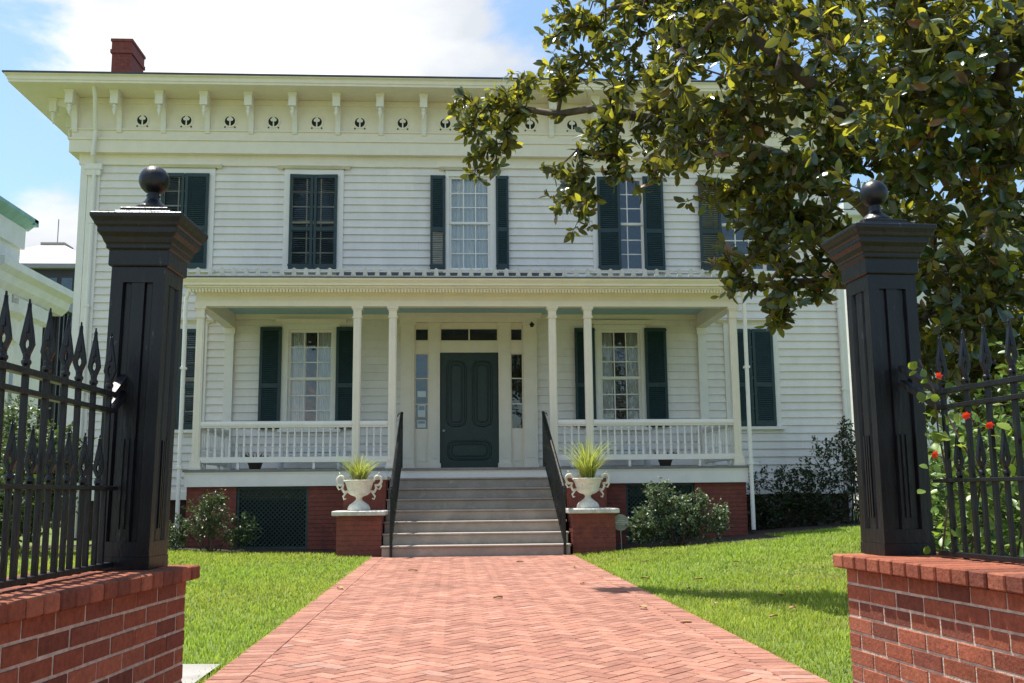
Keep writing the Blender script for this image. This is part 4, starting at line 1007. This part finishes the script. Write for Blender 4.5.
shrub('shrub', 'full pale green shrub beside the marker disc right of the steps', 'shrub', [((3.3, 16.0, .64), (.48, .4, .44)), ((3.85, 16.05, .58), (.36, .35, .42)), ((2.98, 15.95, .42), (.30, .3, .3)), ((3.25, 15.9, .98), (.28, .2, .18)), ((4.22, 16.0, .50), (.22, .25, .34)), ((3.9, 16.0, .90), (.18, .16, .13))], 7000, .045, [(.10, .15, .075), (.13, .18, .10), (.06, .10, .045), (.20, .24, .15)], [3, 3, 2, 1.6])
DRK = [(.018, .035, .014), (.028, .048, .018), (.014, .028, .012), (.04, .06, .025)]
shrub('shrub', 'dark low shrub just right of the porch corner', 'shrub', [((6.0, 18.9, .85), (.75, .5, .7)), ((6.7, 18.95, .9), (.65, .5, .7)), ((5.8, 18.7, .55), (.4, .4, .4))], 4200, .06, DRK, [3, 2, 2, .6])
shrub('shrub', 'tall dark shrub at the right end of the house wall', 'shrub', [((7.2, 18.8, 1.15), (.8, .5, .95)), ((7.6, 18.9, 1.7), (.4, .35, .55)), ((7.9, 18.7, .9), (.5, .5, .7)), ((7.45, 18.8, 2.1), (.18, .18, .25))], 4600, .06, DRK, [3, 2, 2, .6])
shrub('shrub', 'bright green bush behind the right iron fence', 'shrub', [((3.0, 5.6, .75), (.5, .5, .6)), ((3.5, 5.5, 1.0), (.55, .5, .6)), ((3.2, 6.3, .9), (.6, .5, .7)), ((4.1, 6.0, 1.0), (.6, .6, .7)), ((2.75, 5.0, .9), (.3, .4, .5)), ((3.3, 5.3, 1.5), (.4, .4, .35))], 9500, .055, [(.09, .17, .03), (.14, .23, .04), (.06, .12, .025), (.2, .27, .06)], [3, 2, 2, 1])  # leaf palette brightened to stand for sunlight that the tree blocks
HG = [(.05, .085, .02), (.08, .12, .03), (.035, .06, .018), (.13, .16, .05)]
for i, (x, y, r, lab) in enumerate(((-6.3, 15.2, 1.15, 'leafy garden bush behind the left fence nearest the gate post'), (-7.8, 16.6, 1.4, 'leafy garden bush behind the left fence, between two others'), (-9.3, 15.0, 1.0, 'leafy garden bush behind the left fence at the photo edge'), (-11.0, 24.0, 1.9, 'large leafy bush in front of the white classical building'))):
    shrub('garden_bush', lab, 'shrub', [((x, y, .9*r+.1), (.75*r, .6*r, .75*r)), ((x+.4*r, y+.1, 1.35*r), (.5*r, .45*r, .5*r)), ((x-.4*r, y, .6*r), (.55*r, .5*r, .5*r))], 5200, .08, HG, [3, 3, 2, 1], 'bushes behind the left fence')

def vine():
    t = empty('flowering_vine', 'flowering vine with red blooms climbing the right iron fence', 'vine', (2.03, 4.0, .67))
    off = np.array([2.03, 4.0, .67]); sm = MB(); P = []; D = []
    strands = [[(2.02, 4.12, .7), (2.06, 4.1, .95), (2.02, 4.08, 1.2), (2.0, 4.05, 1.36), (1.98, 4.12, 1.50)], [(2.08, 4.0, .7), (2.12, 3.95, 1.0), (2.06, 3.98, 1.15), (2.04, 4.03, 1.25)], [(2.16, 3.8, .7), (2.2, 3.75, 1.0), (2.13, 3.72, 1.2), (2.12, 3.68, 1.14)], [(2.2, 3.6, .7), (2.24, 3.55, 1.1), (2.2, 3.5, 1.4), (2.18, 3.5, 1.55)], [(2.1, 4.1, .7), (2.2, 4.0, .9), (2.3, 3.9, 1.2), (2.4, 3.8, 1.4)]]
    fl = []
    for s in strands:
        s = [np.array(a) for a in s]; sm.tube([a-off for a in s], .004, 5)
        tot = 30
        for i in range(tot):
            f = (i+RNG.uniform(0, .7))/tot*(len(s)-1); k = min(int(f), len(s)-2); p = s[k]+(s[k+1]-s[k])*(f-k)
            P.append(p+RNG.normal(0, .03, 3)); D.append(RNG.normal(0, 1, 3)+np.array([-.3, -.4, -.1]))
    P = np.array(P)-off; D = unit(np.array(D)); n = len(P); Lg = RNG.uniform(.035, .062, n)
    V, Fq = leaf_arrays(P, D, unit(RNG.normal(size=(n, 3))*.5+np.array([-.3, -.4, .7])), Lg, Lg*.85)
    big_mesh('foliage', V, Fq, np.repeat(choose_cols(n, [(.12, .22, .03), (.20, .30, .04), (.08, .15, .03), (.3, .36, .08)], [3, 2, 2, 1]), 10, 0), M['vineleaf'], t, True)
    sm.build('stems', M['twig'], t)
    fm = None
    for p in ((2.0, 4.02, 1.415), (2.05, 3.9, 1.245), (2.07, 3.78, 1.20), (2.0, 4.1, 1.10), (2.13, 3.62, 1.13), (2.16, 3.55, 1.47), (2.15, 3.66, 1.01)):
        if fm is None:
            m = MB()
            for k in range(6):
                a = k*PI/3; c, s_ = math.cos(a), math.sin(a)
                m.add([(0, 0, 0), (c*.016-s_*.009, -.012, s_*.016+c*.009), (c*.026, -.016, s_*.026), (c*.016+s_*.009, -.012, s_*.016-c*.009)], [(0, 1, 2, 3)], (.70, .06, .02))
            o = m.build('flower', M['petal'], t); fm = o.data
        else: o = link('flower', fm, t)
        o.scale = (.75, 1.2, .65); o.location = np.array(p)-off; o.rotation_euler = (random.uniform(-.6, .6), random.uniform(-1, 1), random.uniform(-1.2, .3))
    return t
vine()

# ------------------------------------------------------------------ lawn
def lawn():
    xs = []; ys = []
    def fill(x0, x1, y0, y1, dens):
        n = int((x1-x0)*(y1-y0)*dens); xs.append(RNG.uniform(x0, x1, n)); ys.append(RNG.uniform(y0, y1, n))
    for y0, y1, d in ((5.88, 8, 2600), (8, 11, 1700), (11, 16.4, 1100)):
        fill(-1.3-(y1-5)*.32-.3, -1.29, y0, y1, d)
    fill(-9, -4.4, 8, 17, 420)
    for y0, y1, d in ((4.6, 8, 2600), (8, 11, 1700), (11, 17.3, 1000)):
        fill(1.85, 2.2+y1*.40, y0, y1, d)
    n0 = 5200; y_ = RNG.uniform(4.8, 15.6, n0); xs += [-1.285+RNG.normal(0, .022, n0), 1.855+RNG.normal(0, .022, n0)]; ys += [y_, y_]
    x = np.concatenate(xs); y = np.concatenate(ys)
    edge = 16.38+.07*np.sin(x*2.3)
    ok = np.where(x < 0, y < edge, np.where(x < 2.7, y < 15.75, np.where(x < 5.3, y < edge-.58, y < 17.2)))
    ok &= ~((x > -1.245) & (x < 1.815)); x = x[ok]; y = y[ok]; n = len(x)
    z = gz(x, y); a = RNG.uniform(0, 2*PI, n); sc = np.clip(y/9, .8, 1.5)
    h = RNG.uniform(.022, .046, n)*np.sqrt(sc); w = RNG.uniform(.0035, .006, n)*sc; le = RNG.uniform(.1, .9, n)*h
    patch = np.sin(x*2.1+np.sin(y*1.7))*np.sin(y*1.3+x*.7)
    h *= 1+.2*patch
    dx, dy = np.cos(a), np.sin(a); B0 = np.stack([x, y, z], -1); sd = np.stack([-dy*w, dx*w, 0*w], -1)
    mid = B0+np.stack([dx*le*.35, dy*le*.35, h*.6], -1); tip = B0+np.stack([dx*le, dy*le, h], -1)
    V = np.stack([B0-sd, B0+sd, mid+sd*.8, mid-sd*.8, tip+sd*.12, tip-sd*.12], 1).reshape(-1, 3); b = np.arange(n)*6
    Fq = np.concatenate([np.stack([b, b+1, b+2, b+3], -1), np.stack([b+3, b+2, b+4, b+5], -1)])
    C = choose_cols(n, [(.21, .29, .035), (.26, .34, .045), (.31, .38, .06), (.15, .22, .03), (.40, .38, .13)], [3, 3, 2, 2, .5])
    dry = np.clip(np.sin(x*3.1+1.3*np.sin(y*2.3))*np.sin(y*2.7+x*.4)-.55, 0, 1)[:, None]; C = C*(1-dry)+dry*np.array([.42, .38, .14])
    C *= (1+.22*patch+.10*np.sin(x*7+2*np.sin(y*5)))[:, None]; C[:, 0] *= 1+.10*np.sin(x*1.1-y*.9)
    o = big_mesh('lawn_grass', V, Fq, np.concatenate([C, C]), M['blade']); o['kind'] = 'stuff'; tag(o, 'bright green mown grass on both sides of the brick path', 'grass')
lawn()
def fallen():
    m = MB(); L_, w = .10, .035; V = []; 
    for i in range(5):
        t = i/4; ww = w*(.15, .9, 1, .7, .08)[i]*.5*1.3; zz = .007*math.sin(t*3)+.004
        V += [(-ww, t*L_, zz+.012), (0, t*L_, zz), (ww, t*L_, zz+.014)]
    m.add(V, [(r*3+s, r*3+s+1, r*3+s+4, r*3+s+3) for r in range(4) for s in range(2)])
    spots = [(.35, 9.2, 'path'), (-.45, 12.6, 'path'), (.95, 14.0, 'path'), (1.35, 10.6, 'path'), (1.55, 8.2, 'path'), (-1.1, 10.3, 'path'), (1.7, 7.3, 'path'), (1.5, 12.8, 'path'), (2.2, 9.6, 'lawn'), (2.5, 10.6, 'lawn'), (2.9, 8.9, 'lawn'), (3.4, 12.3, 'lawn'), (2.15, 8.4, 'lawn'), (2.05, 12.1, 'lawn'), (4.1, 11.2, 'lawn'), (2.7, 8.0, 'lawn'), (3.3, 9.6, 'lawn'), (2.3, 7.4, 'lawn'), (3.0, 14.2, 'lawn'), (-2.2, 8.2, 'lawn'), (2.0, 10.9, 'lawn'), (2.45, 13.2, 'lawn')]
    first = None
    for x, y, s in spots:
        if first is None: o = m.build('fallen_leaf', M['dryleaf']); first = o
        else: o = first.copy(); COL.objects.link(o)
        o.location = (x, y, (.022 if s == 'path' else float(gz(x, y))+.032)); o.rotation_euler = (random.uniform(-.08, .08), random.uniform(-.15, .15), random.uniform(0, 6)); k = random.uniform(.7, 1.2); o.scale = (k, k, k)
        tag(o, 'dry brown leaf fallen on the red brick path' if s == 'path' else 'dry brown leaf fallen on the lawn right of the path' if x > 0 else 'single dry brown leaf fallen on the lawn left of the path', 'leaf', 'fallen leaves on the path' if s == 'path' else 'fallen leaves on the lawn')
fallen()

# ------------------------------------------------------------------ neighbouring buildings
def neighbours():
    t = empty('neoclassical_building', 'large white classical building with green copper cornice behind the left fence', 'building', (-17, 30, 0))
    inv = Matrix.Translation((17, -30, 0))
    def P(mb, n, m, par=None, **k):
        o = mb.build(n, m, par or t, **k)
        if par is None: o.matrix_parent_inverse = inv
        return o
    X = -14.35
    m = MB(); m.box(-30, X, 24, 32.8, -.2, 8.3); m.box(-30, X-.02, 33.0, 35.4, -.2, 7.6); P(m, 'wall', M['limestone'])
    m = MB(); m.box(-30, X+.22, 23.8, 33.0, 9.05, 9.75); m.box(-30, X+.12, 23.9, 32.9, 8.3, 9.05); P(m, 'attic_band', M['limestone'])
    m = MB(); m.prism([(X+.2, 9.75), (X+.5, 10.0), (X+.5, 10.12), (X-.6, 10.12), (X-.6, 9.75)], 'y', 23.6, 33.25); m.box(-30, X+.5, 33.0, 33.3, 9.9, 10.12) ; P(m, 'copper_cornice', M['copper'])
    m = MB(); m.prism([(X, 7.55), (X+.2, 7.75), (X+.28, 8.0), (X+.5, 8.15), (X+.5, 8.4), (X-.5, 8.45), (X-.5, 7.55)], 'y', 31.0, 37.0); m.prism([(X, 6.9), (X+.14, 7.0), (X+.14, 7.45), (X-.4, 7.45), (X-.4, 6.9)], 'y', 33.02, 35.6); P(m, 'wing_cornice', M['limestone'])
    # rounded bay with its own cornice
    bay = MB(); bay.lathe([(1.5, -.2), (1.5, 5.6), (1.62, 5.7), (1.62, 6.35), (1.8, 6.5), (1.8, 6.75), (.4, 6.8)], X-.55, 30.6, 36); P(bay, 'rounded_bay', M['limestone'])
    for y0, y1 in ((25.2, 26.4), (27.3, 28.5)):
        for z0, z1 in ((1.6, 4.2), (5.4, 7.6)):
            f = MB(); f.box(X, X+.06, y0-.12, y0, z0, z1); f.box(X, X+.06, y1, y1+.12, z0, z1); f.box(X, X+.06, y0-.12, y1+.12, z1, z1+.14); f.box(X, X+.1, y0-.15, y1+.15, z0-.1, z0)
            w_ = P(f, 'window', M['limestone'])
            MB().box(X-.02, X+.02, y0, y1, z0, z1).build('pane', M['officeglass'], w_)
    f = MB(); f.box(X+.8, X+.95, 30.0, 30.1, 1.2, 5.0); f.box(X+.8, X+.93, 31.1, 31.2, 1.2, 5.0); f.box(X+.8, X+.94, 30.1, 31.1, 4.9, 5.0)
    w_ = P(f, 'window', M['limestone']); MB().box(X+.85, X+.93, 30.1, 31.1, 1.2, 4.9).build('pane', M['officeglass'], w_)
    # dark ribbed building behind
    d = empty('charcoal_building', 'charcoal ribbed metal building behind the white classical building', 'building', (-16.2, 40, 0))
    m = MB(); m.box(-4, 1.6, -3, 3, 0, 7.9)
    for k in range(18): m.box(-4+k*.32, -4+k*.32+.08, -3.12, -3.0, 0, 7.8)
    for k in range(16): m.box(1.6, 1.72, -2.9+k*.37, -2.8+k*.37, 0, 7.8)
    m.build('wall', M['darkpanel'], d); MB().box(-4.1, 1.75, -3.15, 3.1, 7.9, 8.1).build('parapet', M['greyroof'], d)
    # grey pyramid roofed block far off
    o = empty('hip_roofed_tower', 'distant grey block with pyramid roof beyond the charcoal building', 'building', (-23.8, 60, 0))
    m = MB(); m.box(-3.6, 3.6, -3.6, 3.6, 0, 13.7); m.build('wall', M['darkpanel'], o)
    m = MB(); m.add([(-4, -4, 13.7), (4, -4, 13.7), (4, 4, 13.7), (-4, 4, 13.7), (-4, -4, 13.95), (4, -4, 13.95), (4, 4, 13.95), (-4, 4, 13.95), (-.65, -.65, 15.85), (.65, -.65, 15.85), (.65, .65, 15.85), (-.65, .65, 15.85)], [(3,2,1,0),(0,1,5,4),(1,2,6,5),(2,3,7,6),(3,0,4,7),(4,5,9,8),(5,6,10,9),(6,7,11,10),(7,4,8,11),(8,9,10,11)]); r = m.build('roof', M['greyroof'], o)
    MB().box(-.7, .7, -.7, .7, 15.85, 16.0).build('roof_cap', M['mortar'], r); MB().tube([(0, 0, 15.9), (0, 0, 17.6)], .03, 6).build('antenna', M['greyroof'], r)
    for k in range(8):
        MB().box(-3.3+k*.85, -3.3+k*.85+.6, -3.64, -3.6, 12.3, 13.2).build('window', M['officeglass'], o); MB().box(3.6, 3.64, -3.3+k*.85, -3.3+k*.85+.6, 12.3, 13.2).build('window', M['officeglass'], o)
    m = MB(); m.box(-3.7, 3.7, -3.7, 3.7, 11.2, 11.8); m.build('ledge', M['greyroof'], o)
    # white building beyond the right end of the house
    e = empty('white_office_building', 'white building glimpsed behind the magnolia at right', 'building', (17.5, 33, 0))
    m = MB(); m.box(-5, 5, -3, 3, 0, 9.5); m.build('wall', M['limestone'], e); MB().box(-5.3, 5.3, -3.3, 3.3, 9.5, 9.9).build('cornice', M['limestone'], e)
    for k in range(4):
        for z in (1.5, 5.6): f = MB().box(-4.3+k*2.4, -3.0+k*2.4, -3.06, -3.0, z-.1, z+2.3); w_ = f.build('window', M['limestone'], e); MB().box(-4.2+k*2.4, -3.1+k*2.4, -3.08, -3.061, z, z+2.2).build('pane', M['officeglass'], w_)
neighbours()
